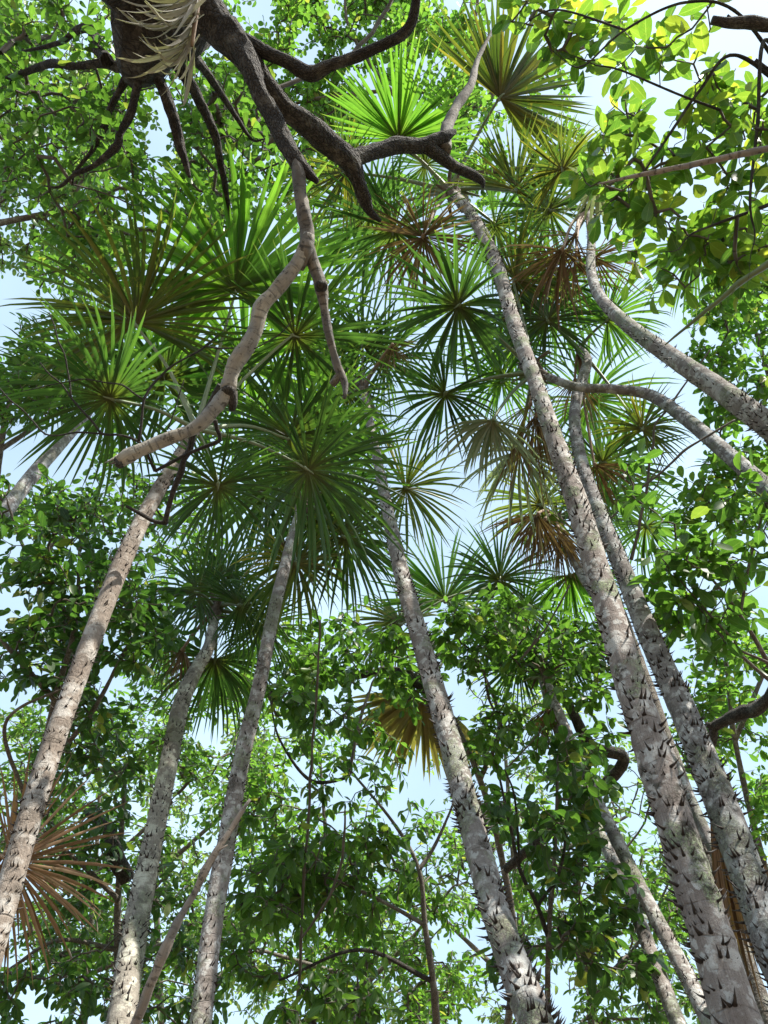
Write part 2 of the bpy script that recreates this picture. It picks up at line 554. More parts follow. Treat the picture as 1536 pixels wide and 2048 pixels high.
# ------------------------------------------------------------------ ground
def litter():
    k = NT('leaf_litter')
    tc = k.n('ShaderNodeTexCoord')
    ob = tc.outputs['Object']
    c = k.mix(k.map(k.noise(ob, 1.5, 6), 0.35, 0.65), (0.07, 0.05, 0.03), (0.16, 0.12, 0.075))
    vo = k.n('ShaderNodeTexVoronoi')
    vo.inputs['Scale'].default_value = 14
    k.l(ob, vo.inputs['Vector'])
    c = k.mix(0.4, c, k.mix(vo.outputs['Color'], (0.05, 0.035, 0.02), (0.22, 0.16, 0.10)))
    b = k.n('ShaderNodeBsdfPrincipled')
    b.inputs['Roughness'].default_value = 0.95
    k.l(c, b.inputs['Base Color'])
    bu = k.n('ShaderNodeBump', Strength=0.8, Distance=0.03)
    k.l(vo.outputs['Distance'], bu.inputs['Height'])
    k.l(bu.outputs[0], b.inputs['Normal'])
    k.l(b.outputs[0], k.out.inputs[0])
    return k.m


g = Geo()
gx = np.concatenate([-np.geomspace(600, 8, 12), np.linspace(-6, 6, 25), np.geomspace(8, 600, 12)])
X, Y_ = np.meshgrid(gx, gx)
Z = 0.05 * np.sin(X * 0.9 + 1) * np.cos(Y_ * 0.7) * (np.hypot(X, Y_) < 60)
n = len(gx)
I = np.arange(n * n).reshape(n, n)
g.add(np.stack([X, Y_, Z], -1).reshape(-1, 3), [np.stack([I[:-1, :-1], I[:-1, 1:], I[1:, 1:], I[1:, :-1]], -1).reshape(-1, 4)])
tag(g.build('ground', litter()), kind='structure')

# ------------------------------------------------------------------ palm leaflets and fronds
LEAFLET = {}
S_SEC = np.array([0.0, 0.18, 0.42, 0.66, 0.86, 1.0])
W_SEC = np.array([0.30, 0.85, 1.25, 1.0, 0.5, 0.0])


def leaflet_verts(bend_deg, roll_deg, width, twist):
    """unit leaflet along +x, bending toward -z by bend_deg at its tip; blade rolled about its axis."""
    a = math.radians(bend_deg)
    N = 24
    ss = np.linspace(0, 1, N + 1)
    th = -a * ss ** 1.4
    x = np.concatenate([[0], np.cumsum(np.cos(th[:-1]) / N)])
    z = np.concatenate([[0], np.cumsum(np.sin(th[:-1]) / N)])
    V, uv = [], []
    for s, w in zip(S_SEC, W_SEC):
        c = np.array([np.interp(s, ss, x), 0, np.interp(s, ss, z)])
        t = -a * s ** 1.4
        T = np.array([math.cos(t), 0, math.sin(t)])
        n0 = np.array([-math.sin(t), 0, math.cos(t)])
        y0 = np.array([0, 1.0, 0])
        r = math.radians(roll_deg) + twist * s
        wd = y0 * math.cos(r) + n0 * math.sin(r)
        nn = -y0 * math.sin(r) + n0 * math.cos(r)
        if w == 0:
            V.append(c)
            uv.append((1, 0))
        else:
            hw = width * w
            V += [c - wd * hw, c + nn * hw * 0.45, c + wd * hw]
            uv += [(s, -1), (s, 0), (s, 1)]
    q = []
    for i in range(4):
        b = i * 3
        q += [(b, b + 3, b + 4, b + 1), (b + 1, b + 4, b + 5, b + 2)]
    tri = [(12, 15, 13), (13, 15, 14)]
    return np.array(V), [np.array(q), np.array(tri)], np.array(uv)


def leaflet_mesh(bend, roll, width, twist, mat):
    key = (bend, roll, width, twist, mat)
    if key not in LEAFLET:
        g = Geo()
        g.add(*leaflet_verts(bend, roll, width, twist))
        LEAFLET[key] = g.build('leaflet', M[mat], False)
    return LEAFLET[key]


DOWN = np.array([0, 0, -1.0])


def frond(palm, crown, hub, theta, span, R, mat='fan', tilt=15.0, droop=72.0, n=62, width=0.0140, cone=0.10,
          single=True, stem_mat='petiole', name='frond', pull=None, ragged=0.09, stem_r=0.010, messy=0.085, roll=None):
    """Costapalmate fan: petiole from crown to hub, leaflets radiating round hub. theta: heading seen from below."""
    stem_r *= 1.3
    view = norm(hub - CAM)
    up = norm(CU - view * (CU @ view))
    rt = np.cross(view, up)
    th = math.radians(theta)
    a = rt * math.cos(th) + up * math.sin(th)
    b = np.cross(a, view)
    tl = math.radians(tilt)
    ax = a * math.cos(tl) + view * math.sin(tl)
    ro = math.radians(random.uniform(-28, 28) if roll is None else roll)
    nr = np.cross(ax, b)
    b = b * math.cos(ro) + nr * math.sin(ro)
    nr = np.cross(ax, b)
    nr = nr if nr @ view > 0 else -nr
    g = Geo()
    if crown is not None:
        mid = (crown + hub) / 2 + np.array([0, 0, 0.10 * np.linalg.norm(hub - crown)])
        g.tube([crown, mid, hub - 0.02 * ax * R, hub + 0.05 * R * ax], [stem_r * 1.9, stem_r * 1.15, stem_r * 0.9, stem_r * 0.45], 7, 0.06)
    else:
        st = hub - ax * 0.45 * R
        g.tube([st, (st + hub) / 2 + nr * 0.02 * R, hub + 0.05 * R * ax], [stem_r, stem_r, stem_r * 0.5], 7, 0.06)
    # hastula: the short ridged collar where the leaflets meet
    g.tube([hub - 0.035 * R * ax - nr * 0.01 * R, hub + nr * 0.02 * R, hub + 0.05 * R * ax + nr * 0.02 * R],
           [stem_r * 1.0, stem_r * 1.7, stem_r * 0.5], 8, 0.02)
    fr = g.build(name, M[stem_mat], palm)
    acc = Geo()
    wob = [random.uniform(0, 6.28) for _ in range(3)]
    n = max(24, int(n * random.uniform(0.88, 1.1)))
    gap = random.randrange(n)
    ga, gb = random.uniform(0, 6.28), random.uniform(5, 9)
    cone = cone + random.uniform(-0.04, 0.22)
    for i in range(n):
        ph = math.radians(span) * ((i + random.uniform(-0.25, 0.25)) / (n - 1) - 0.5)
        rel = abs(ph) / math.radians(170)
        L = R * (1 - 0.25 * rel ** 2) * random.uniform(1 - 2.2 * ragged, 1 + ragged * 0.4)
        if single and i == gap:
            continue
        ph += 0.05 * math.sin(gb * ph + ga) + 0.03 * math.sin(17 * ph + ga) + messy * random.gauss(0, 0.25)
        cn = cone + messy * random.gauss(0, 0.45) + random.uniform(-0.07, 0.07) + 0.12 * math.sin(2 * ph + wob[1]) + 0.06 * math.sin(7 * ph + wob[2])
        d = norm(ax * math.cos(ph) + b * math.sin(ph) + nr * cn)
        wdir = norm(np.cross(nr, d))
        gdir = DOWN if pull is None else norm(np.asarray(pull, float))
        gp = gdir - d * (gdir @ d)
        gm = np.linalg.norm(gp)
        if gm < 0.05:
            gp = -nr
        z = -norm(gp)
        y = np.cross(z, d)
        ang = math.degrees(math.acos(max(-1, min(1, gdir @ d))))
        A = min(droop * (0.35 + 0.65 * gm) * random.uniform(0.6, 1.35) * (1 + 0.35 * math.sin(3 * ph + wob[0])), ang * 0.93)
        A = int(round(A / 7.0) * 7)
        rl = math.degrees(math.atan2(wdir @ z, wdir @ y)) % 180
        rl = int(round((rl + random.uniform(-10, 10)) / 20.0) * 20) % 180
        tw = random.choice((-0.4, 0.0, 0.0, 0.4))
        Mx = Matrix(((d[0] * L, y[0] * L, z[0] * L, hub[0]), (d[1] * L, y[1] * L, z[1] * L, hub[1]), (d[2] * L, y[2] * L, z[2] * L, hub[2]), (0, 0, 0, 1)))
        if single:
            o = bpy.data.objects.new('leaflet', leaflet_mesh(A, rl, width, tw, mat))
            COL.objects.link(o)
            o.parent = fr
            o.matrix_basis = Mx
        else:
            V, F, uv = leaflet_verts(A, rl, width, tw)
            Mn = np.array(Mx)
            acc.add(V @ Mn[:3, :3].T + Mn[:3, 3], F, uv)
    if not single:
        tag(acc.build('leaflets', M[mat], fr), kind='stuff')
    return fr


# ------------------------------------------------------------------ spiny palm trunks
def spine_mesh():
    g = Geo()
    g.tube([(0, 0, 0), (0.45, 0, 0.03), (1.0, 0, 0.22)], [0.125, 0.07, 0.003], 6, 0.34)
    return g.build('spine', M['spine'], False), np.vstack(g.v), g.f


SPINE_ME, SPINE_V, SPINE_F = spine_mesh()


def to_ground(P0, P1, lean=0.6):
    """continue a trunk downward from P0 (P1 is the next point up) to the ground, straightening as it goes"""
    d = norm(P0 - P1)
    d = norm(d * lean + DOWN * (1 - lean))
    t = P0[2] / max(-d[2], 0.2)
    return P0 + d * t


def palm(label, pts, y0, y1, bark, spines=0, spine_len=0.05, n_single=300, ring=0.05, lean=0.6, rough=0.05, seed=1, sheath=True, spine_dense_low=1.0):
    ys = np.array([p[1] for p in pts], float)
    t = (ys - ys[0]) / (ys[-1] - ys[0] + 1e-9)
    P = [ptY(p[0], p[1], y0 + (y1 - y0) * k) for p, k in zip(pts, t)]
    R = [0.9 * p[2] * depth_of(q) / FPX / 2 for p, q in zip(pts, P)]
    base = to_ground(P[0], P[1], 0.97 if lean > 0.55 else 0.85)
    mid = (base + P[0]) / 2
    base_z = np.array([base[0], base[1], -0.05])
    root = thing('spiny_palm', (base[0], base[1], 0), label, 'palm tree', 'spiny fan palms')
    g = Geo()
    C, RR, T, N, B, s = g.tube([base_z, mid] + P, [R[0] * 1.12, R[0] * 1.05] + R, 22, 0.045, rough, ring, seed)
    tr = g.build('trunk', M[bark], root)
    if spines:
        rg = np.random.default_rng(seed + 100)
        cand = []
        px, py, dd = project(C)
        ok = np.where((px > -60) & (px < 1600) & (py < 2110))[0]
        w = 1.0 / (0.4 + spine_dense_low * (np.arange(len(ok)) / len(ok)))
        w /= w.sum()
        k = 0
        while k < spines:
            i = rg.choice(ok, p=w)
            row = rg.integers(1, 7)
            a0 = rg.uniform(0, 6.283)
            for j in range(row):
                ii = min(len(C) - 1, max(0, i + rg.integers(-1, 2)))
                a = a0 + j * rg.uniform(0.12, 0.42)
                out = N[ii] * math.cos(a) + B[ii] * math.sin(a)
                pos = C[ii] + out * RR[ii] * 0.97
                face = -(out @ norm(pos - CAM))
                ln = spine_len * 2 * RR[ii] * rg.uniform(0.45, 1.3)
                if rg.random() < 0.28:
                    ln *= 0.45
                side = np.cross(T[ii], out)
                dvec = norm(out + T[ii] * rg.uniform(-0.05, 0.7) + side * rg.uniform(-0.4, 0.4))
                cand.append((ln * (1.0 if face > -0.25 else 0.02) / depth_of(pos), pos, dvec, T[ii], ln))
                k += 1
        cand.sort(key=lambda c: -c[0])
        rest = Geo()
        for q, (_, pos, dv, tv, ln) in enumerate(cand):
            zz = norm(tv - dv * (tv @ dv))
            yy = np.cross(zz, dv)
            A = np.stack([dv * ln, yy * ln * 1.15, zz * ln], 1)
            if q < n_single:
                o = bpy.data.objects.new('spine', SPINE_ME)
                COL.objects.link(o)
                o.parent = tr
                mx = Matrix.Identity(4)
                for r_ in range(3):
                    for c_ in range(3):
                        mx[r_][c_] = A[r_, c_]
                    mx[r_][3] = pos[r_]
                o.matrix_basis = mx
            else:
                rest.add(SPINE_V @ A.T + pos, SPINE_F)
        if rest.n:
            tag(rest.build('small_spines', M['spine'], tr), kind='stuff')
    top = P[-1]
    if sheath:
        d = norm(P[-1] - P[-2])
        r = R[-1]
        g = Geo()
        g.tube([top - d * r * 2.0, top, top + d * r * 4, top + d * r * 8], [r * 1.02, r * 1.55, r * 1.3, r * 0.4], 14, 0.02, 0.25, 0, seed)
        g.build('crown_sheath', M['fibre'], root)
        rb = np.random.default_rng(seed + 7)
        sx = norm(np.cross(d, np.array([0.3, 1, 0.2])))
        sy = np.cross(d, sx)
        for q in range(9):
            a = q * 2.4 + rb.uniform(-0.3, 0.3)
            o_ = sx * math.cos(a) + sy * math.sin(a)
            p0 = top + d * r * rb.uniform(-1.0, 3.0) + o_ * r * 0.6
            ln = r * rb.uniform(4, 9)
            g = Geo()
            g.tube([p0, p0 + o_ * ln * 0.35 + d * ln * 0.35, p0 + o_ * ln * 0.8 + d * ln * rb.uniform(-0.2, 0.6)], [r * 0.55, r * 0.42, r * 0.2], 7, 0.03, 0.2, 0, q)
            g.build('leaf_base', M['fibre'] if q % 4 else M['petiole'], root)
        top = top + d * r * 2.5
    return root, top, P


# name each palm's fronds by hub pixel, metres along the axis, heading, span, radius in pixels
FAN_SCALE = 1.16


def fans(root, crown, spec, **kw):
    for sp in spec:
        hx, hy, d, th, span, rp = sp[:6]
        opt = dict(kw)
        if len(sp) > 6:
            opt.update(sp[6])
        hub = pt(hx, hy, d)
        frond(root, crown, hub, th, span, rp * FAN_SCALE * d * S / FPX, **opt)


DEAD = dict(mat='fan_dead', stem_mat='dead_stem', name='dead_frond', width=0.0085, ragged=0.25, droop=85, single=False, messy=0.8, n=60)

# 1 tan trunk on the left with the big crown in the middle of the left half
r1, c1, _ = palm('tan brown spiny palm with smooth sunlit upper trunk at the left edge', [(-78, 2110, 62), (20, 1770, 55), (92, 1530, 50), (160, 1340, 44), (238, 1140, 41), (296, 1018, 34), (345, 935, 29), (392, 858, 25)],
                 1.80, 1.85, 'palm_tan', 1000, 0.27, 300, 0.035, 0.5, 0.03, 3, False)
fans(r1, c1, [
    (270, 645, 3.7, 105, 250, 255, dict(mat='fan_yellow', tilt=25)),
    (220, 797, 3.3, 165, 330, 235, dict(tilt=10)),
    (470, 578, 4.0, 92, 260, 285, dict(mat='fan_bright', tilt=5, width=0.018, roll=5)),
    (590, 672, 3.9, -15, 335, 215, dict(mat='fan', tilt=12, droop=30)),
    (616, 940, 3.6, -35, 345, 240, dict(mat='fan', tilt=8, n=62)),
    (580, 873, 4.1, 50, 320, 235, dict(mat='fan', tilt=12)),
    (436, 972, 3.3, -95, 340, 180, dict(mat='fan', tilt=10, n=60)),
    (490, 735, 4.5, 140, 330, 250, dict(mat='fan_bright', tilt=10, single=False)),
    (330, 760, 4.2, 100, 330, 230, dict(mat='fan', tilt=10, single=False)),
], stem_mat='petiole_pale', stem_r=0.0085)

# 2 pale lichen trunk with a kink, smaller crown
r2, c2, _ = palm('pale lichen-spotted spiny palm bending to the right below its small crown, second from left', [(232, 2110, 66), (272, 1850, 55), (306, 1680, 46), (337, 1530, 40), (362, 1410, 36), (388, 1347, 33), (418, 1293, 27), (429, 1232, 21)],
                 3.1, 4.1, 'palm_pale', 900, 0.27, 300, 0.03, 0.6, 0.05, 5)
fans(r2, c2, [
    (395, 1185, 5.6, 160, 300, 125, {}),
    (450, 1150, 5.9, 80, 280, 100, {}),
    (432, 1195, 5.9, 100, 330, 130, {}),
    (480, 1210, 5.5, 10, 300, 120, dict(single=False)),
    (430, 1320, 5.8, -100, 250, 150, dict(single=False)),
    (520, 1255, 5.6, -40, 320, 125, {}),
    (335, 1270, 5.9, -150, 250, 110, dict(single=False)),
    (365, 1300, 5.6, -100, 120, 90, DEAD),
], mat='fan', stem_r=0.014)

# 3 slim trunk third from left
r3, c3, _ = palm('slim grey-brown spiny palm straight up behind the leaning stick, third from left', [(394, 2110, 50), (425, 1850, 45), (452, 1690, 41), (487, 1500, 37), (519, 1370, 32), (546, 1230, 28), (576, 1110, 25), (602, 1015, 20)],
                 3.0, 3.25, 'palm_grey', 800, 0.27, 300, 0.03, 0.6, 0.03, 7)
fans(r3, c3, [
    (592, 1128, 5.0, -85, 310, 155, dict(mat='fan_yellow')),
    (690, 1075, 5.2, -25, 330, 165, {}),
    (660, 960, 5.6, 30, 330, 190, dict(single=False, mat='fan_bright')),
    (530, 985, 5.6, 170, 330, 180, dict(single=False)),
    (640, 1040, 5.5, -60, 330, 190, dict(single=False)),
    (575, 1080, 5.2, -95, 110, 100, DEAD),
], mat='fan', stem_r=0.013)

# 4 middle trunk
r4, c4, _ = palm('grey mottled spiny palm rising from the bottom middle, alone in the gap', [(1095, 2110, 84), (1000, 1850, 66), (943, 1650, 57), (899, 1480, 50), (850, 1310, 43), (804, 1150, 36), (775, 1020, 27), (751, 900, 20), (727, 782, 16)],
                 2.1, 3.1, 'palm_grey', 1300, 0.34, 300, 0.04, 0.6, 0.05, 9)
fans(r4, c4, [
    (725, 690, 6.6, 90, 300, 130, {}),
    (650, 700, 6.8, 170, 330, 150, dict(single=False)),
    (770, 720, 6.8, 20, 330, 140, dict(single=False)),
    (812, 976, 6.0, -25, 320, 140, dict(mat='fan_yellow', droop=55)),
    (700, 790, 6.6, -130, 330, 160, dict(single=False)),
    (640, 830, 6.3, -140, 330, 190, dict(single=False, mat='fan_bright')),
    (785, 690, 6.4, -60, 160, 75, DEAD),
], mat='fan', stem_r=0.014)

# 5 the big right trunk
r5, c5, _ = palm('thickest spiny palm with big thorns and mossy lichen bands, front right', [(1498, 2120, 110), (1392, 1780, 91), (1326, 1570, 80), (1263, 1370, 68), (1212, 1200, 61), (1152, 1000, 49), (1106, 870, 39), (1066, 750, 34), (1026, 640, 32), (988, 515, 28), (940, 425, 24), (905, 388, 22)],
                 1.95, 2.0, 'palm_mossy', 1350, 0.33, 300, 0.06, 0.6, 0.06, 13)
fans(r5, c5, [
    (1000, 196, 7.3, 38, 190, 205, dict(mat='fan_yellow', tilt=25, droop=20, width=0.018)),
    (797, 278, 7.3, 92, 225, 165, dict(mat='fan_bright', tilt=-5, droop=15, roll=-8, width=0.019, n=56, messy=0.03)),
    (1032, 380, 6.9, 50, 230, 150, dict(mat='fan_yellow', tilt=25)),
    (690, 345, 7.6, 190, 260, 140, dict(mat='fan_yellow', tilt=20)),
    (790, 460, 7.0, -115, 330, 190, dict(mat='fan', droop=55)),
    (990, 450, 7.6, -60, 320, 140, dict(mat='fan', single=False)),
    (740, 430, 7.9, -170, 320, 170, dict(mat='fan', single=False)),
    (850, 330, 7.9, 20, 330, 120, dict(mat='fan', single=False)),
    (846, 474, 6.4, -90, 345, 140, dict(mat='fan_dead', stem_mat='dead_stem', name='dead_frond', width=0.012, droop=45, tilt=20, n=70, messy=0.5)),
], stem_r=0.017)

# 6 dark grey trunk right behind it
r6, c6, _ = palm('grey spiny palm in shade right behind the thick thorny one', [(1595, 2010, 95), (1495, 1750, 77), (1440, 1600, 70), (1370, 1430, 58), (1302, 1280, 50), (1246, 1140, 40), (1200, 1030, 34), (1162, 920, 28), (1149, 830, 25), (1163, 765, 24), (1174, 722, 22), (1158, 698, 20)],
                 2.35, 2.7, 'palm_dark', 1300, 0.29, 300, 0.04, 0.6, 0.05, 17, False)
fans(r6, c6, [
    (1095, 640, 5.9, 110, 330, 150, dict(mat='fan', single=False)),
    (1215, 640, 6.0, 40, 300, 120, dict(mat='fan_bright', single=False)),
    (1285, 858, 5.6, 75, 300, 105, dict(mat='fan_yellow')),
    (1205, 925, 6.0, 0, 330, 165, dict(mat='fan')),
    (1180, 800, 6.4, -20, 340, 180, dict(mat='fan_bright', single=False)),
    (1150, 760, 5.9, -90, 120, 90, dict(DEAD)),
    (1190, 930, 5.6, -60, 110, 110, dict(DEAD)),
], stem_r=0.012)

# 7 trunk that arches in from the right edge
r7, c7, _ = palm('bare grey palm trunk arching in level from the right edge', [(1640, 1075, 46), (1536, 978, 39), (1440, 895, 34), (1372, 838, 30), (1300, 790, 25), (1225, 778, 21), (1155, 774, 19), (1085, 750, 17)],
                 2.2, 2.6, 'palm_dark', 700, 0.18, 200, 0.04, 0.55, 0.03, 19)
fans(r7, c7, [
    (916, 612, 5.4, -150, 340, 165, dict(mat='fan', n=60, width=0.021)),
    (890, 788, 5.4, -120, 320, 145, dict(mat='fan')),
    (1003, 762, 6.3, 90, 340, 135, dict(mat='fan_bright', roll=0, tilt=0)),
    (985, 842, 5.2, -100, 130, 150, dict(mat='fan_silver', droop=120, width=0.016, tilt=35, messy=0.7, ragged=0.2)),
    (1040, 905, 5.6, -100, 230, 165, dict(mat='fan_silver', droop=95, messy=0.6, ragged=0.2)),
    (1060, 810, 5.4, -110, 60, 170, dict(DEAD, mat='fan_straw', width=0.007, n=36)),
    (1030, 560, 6.0, 10, 260, 140, dict(mat='fan_yellow')),
    (1072, 830, 5.3, -98, 60, 190, dict(DEAD, n=40, width=0.007)),

    (1030, 690, 6.4, 120, 330, 160, dict(mat='fan', single=False)),
], stem_r=0.013)

# 8 upper right trunk
r8, c8, _ = palm('pale banded palm leaning far in from the right edge with shaggy dead brown skirt', [(1640, 930, 64), (1536, 850, 56), (1440, 780, 48), (1335, 708, 39), (1262, 655, 32), (1203, 598, 25), (1182, 540, 21), (1183, 470, 18), (1178, 425, 16)],
                 1.6, 1.95, 'palm_grey', 900, 0.24, 300, 0.04, 0.55, 0.03, 23)
fans(r8, c8, [
    (1196, 368, 5.9, -95, 300, 90, dict(mat='fan_silver', width=0.032, n=32, droop=50)),
    (1125, 340, 6.4, 110, 260, 110, dict(mat='fan_yellow')),
    (1395, 480, 5.6, -75, 200, 165, dict(mat='fan', droop=30)),
    (1120, 560, 6.2, -100, 300, 165, dict(mat='fan', single=False)),
    (1100, 420, 6.6, 150, 320, 140, dict(mat='fan', single=False)),
    (1125, 500, 5.4, -105, 150, 150, dict(DEAD, n=60)),
    (1150, 512, 5.5, -125, 120, 120, dict(DEAD, n=40)),
    (1190, 515, 5.5, -15, 130, 110, dict(DEAD, n=50, droop=50)),
    (1150, 470, 5.7, -120, 140, 110, dict(DEAD, n=40)),
], stem_r=0.013)

# 9 and 10 twin thin trunks lower right
r9, c9, _ = palm('thinner left one of two speckled palm trunks crossing the gap, lower right', [(1372, 2090, 37), (1313, 1936, 33), (1250, 1770, 29), (1186, 1640, 26), (1140, 1530, 23), (1100, 1410, 20), (1066, 1300, 17), (1032, 1235, 15), (1006, 1182, 13)],
                 4.0, 5.6, 'palm_grey', 600, 0.27, 220, 0.03, 0.6, 0.04, 29)
fans(r9, c9, [
    (1000, 1160, 7.6, 85, 300, 130, dict(mat='fan')),
    (890, 1200, 8.0, 88, 260, 165, dict(mat='fan_bright', droop=15)),
    (800, 1248, 7.6, 165, 260, 125, dict(mat='fan_yellow')),
    (848, 1395, 7.2, -105, 160, 165, dict(mat='fan_straw', droop=30, width=0.024)),
    (1050, 1220, 7.8, -40, 300, 110, dict(mat='fan', single=False)),
    (1010, 1230, 7.4, -80, 120, 80, DEAD),
], stem_r=0.016)
r10, c10, _ = palm('right one of two speckled palm trunks crossing the gap, lower right', [(1442, 2090, 41), (1362, 1930, 36), (1293, 1800, 32), (1226, 1665, 28), (1180, 1570, 25), (1146, 1490, 22), (1112, 1410, 19), (1095, 1360, 16)],
                 3.6, 4.6, 'palm_grey', 600, 0.27, 220, 0.03, 0.6, 0.04, 31)
fans(r10, c10, [
    (1040, 1330, 6.4, 150, 300, 110, dict(mat='fan', single=False)),
    (1130, 1310, 6.4, 60, 300, 110, dict(mat='fan', single=False)),
    (1095, 1420, 6.0, -95, 130, 90, DEAD),
], stem_r=0.014)
r12, c12, _ = palm('thin far palm peeping out left of the thick thorny trunk under a dead brown skirt', [(1345, 1520, 22), (1262, 1340, 21), (1196, 1205, 20), (1155, 1135, 19), (1136, 1090, 18), (1118, 1046, 16)],
                 4.4, 4.9, 'palm_dark', 0, 0, 0, 0.05, 0.6, 0.03, 41)
fans(r12, c12, [
    (1080, 1010, 7.6, 160, 330, 130, dict(mat='fan_yellow', single=False)),
    (1292, 1052, 7.0, -50, 330, 115, dict(mat='fan')),
    (1200, 1000, 7.8, 40, 330, 150, dict(mat='fan', single=False)),
    (1090, 1040, 7.2, -95, 130, 110, DEAD),
    (1120, 1070, 7.2, -80, 120, 110, DEAD),
    (1075, 1030, 7.0, -105, 120, 130, DEAD),
    (1140, 1150, 7.4, -70, 200, 120, dict(mat='fan_bright', single=False)),
], stem_r=0.016)
# 11 far left grey stem
r11, c11, _ = palm('distant smooth grey palm stem leaning behind leaves at the left edge', [(-60, 1130, 36), (20, 1010, 33), (70, 945, 31), (118, 890, 28), (170, 830, 24), (215, 760, 20)],
                   4.6, 4.8, 'palm_dark', 0, 0, 0, 0.02, 0.5, 0.02, 37)
fans(r11, c11, [
    (180, 700, 8.8, 130, 330, 130, dict(mat='fan_bright', single=False)),
    (100, 760, 9.0, 180, 330, 130, dict(mat='fan', single=False)),
    (260, 730, 8.8, 60, 330, 130, dict(mat='fan_bright', single=False)),
], stem_r=0.018)


# ------------------------------------------------------------------ broadleaf leaves
LS = np.array([0.0, 0.14, 0.36, 0.60, 0.83, 1.0])
LEAF_SHAPES = {
    'oval': [0.45, 0.86, 1.0, 0.72], 'obovate': [0.28, 0.70, 1.0, 0.86], 'lance': [0.60, 1.0, 0.80, 0.40], 'round': [0.62, 0.98, 1.0, 0.76],
}
LEAF_CACHE = {}


def leaf_template(shape, width, curl, fold, side):
    prof = LEAF_SHAPES[shape]
    V, uv = [(0, 0, 0)], [(0, 0)]
    for s, w in zip(LS[1:-1], prof):
        hw = w * width / 2
        z = -curl * s * s
        y = side * s * s
        V += [(s, y - hw, z + fold * hw), (s, y, z), (s, y + hw, z + fold * hw)]
        uv += [(s, -1), (s, 0), (s, 1)]
    V.append((0.985, side, -curl))
    uv.append((1, 0))
    tri = [(0, 2, 1), (0, 3, 2), (10, 11, 13), (11, 12, 13)]
    q = []
    for i in range(3):
        b = 1 + i * 3
        q += [(b, b + 1, b + 4, b + 3), (b + 1, b + 2, b + 5, b + 4)]
    return np.array(V, float), [np.array(q), np.array(tri)], np.array(uv, float)


def leaf_variants(shape, width, mat):
    key = (shape, width, mat)
    if key not in LEAF_CACHE:
        out = []
        for i in range(6):
            t = leaf_template(shape, width * (0.85, 1.0, 1.12, 0.95, 1.05, 0.9)[i], (0.05, 0.18, 0.30, 0.10, -0.06, 0.24)[i], (0.15, 0.30, 0.45, 0.05, 0.25, 0.6)[i], (0.0, 0.05, -0.05, 0.08, -0.03, 0.0)[i])
            g = Geo()
            g.add(*t)
            out.append((t, g.build('leaf', M[mat], False)))
        LEAF_CACHE[key] = out
    return LEAF_CACHE[key]


class Skeleton:
    """Grows twigs from limb points to targets, each new twig joining the nearest wood already there."""
    def __init__(self, seeds):
        self.P = [np.asarray(p, float) for p in seeds]
        self.par = [-1] * len(seeds)
        self.seedn = len(seeds)

    def grow(self, target, rg, bias=0.25):
        A = np.array(self.P)
        d = np.linalg.norm(A - target, axis=1)
        lower = np.clip(A[:, 2] - target[2], 0, None)
        i = int(np.argmin(d + bias * lower))
        p = A[i]
        L = d[i]
        k = max(2, int(L / 0.16))
        k = min(k, 9)
        off = rg.normal(0, 0.10 * L, 3)
        sag = np.array([0, 0, rg.uniform(-0.05, 0.16) * L])
        last = i
        path = []
        for j in range(1, k + 1):
            t = j / k
            q = p * (1 - t) + target * t + (off + sag) * math.sin(math.pi * t) + rg.normal(0, 0.012, 3) * (j < k)
            self.P.append(q)
            self.par.append(last)
            last = len(self.P) - 1
            path.append(q)
        return [p] + path

    def mesh(self, g, r_tip, r_max):
        n = len(self.P)
        cnt = np.ones(n)
        for i in range(n - 1, self.seedn - 1, -1):
            p = self.par[i]
            if p >= 0:
                cnt[p] += cnt[i] if p >= self.seedn else 0
        R = np.minimum(r_tip * cnt ** 0.36, r_max)
        P = np.array(self.P)
        idx = np.arange(self.seedn, n)
        par = np.array(self.par)[idx]
        a, b = P[par], P[idx]
        ra = np.where(par >= self.seedn, R[par], R[idx] * 1.1)
        rb = R[idx]
        T = b - a
        T /= np.linalg.norm(T, axis=1)[:, None] + 1e-9
        h = np.where(np.abs(T[:, 2:3]) < 0.9, np.array([[0, 0, 1.0]]), np.array([[1.0, 0, 0]]))
        N = np.cross(T, h)
        N /= np.linalg.norm(N, axis=1)[:, None] + 1e-9
        B = np.cross(T, N)
        m = len(idx)
        ang = np.arange(4) * math.pi / 2
        ring = np.cos(ang)[None, :, None] * N[:, None, :] + np.sin(ang)[None, :, None] * B[:, None, :]
        V = np.concatenate([a[:, None, :] + ring * ra[:, None, None], b[:, None, :] + ring * rb[:, None, None]], 1)
        q = np.array([(j, (j + 1) % 4, 4 + (j + 1) % 4, 4 + j) for j in range(4)])
        F = (np.arange(m)[:, None, None] * 8 + q[None]).reshape(-1, 4)
        g.add(V.reshape(-1, 3), [F])


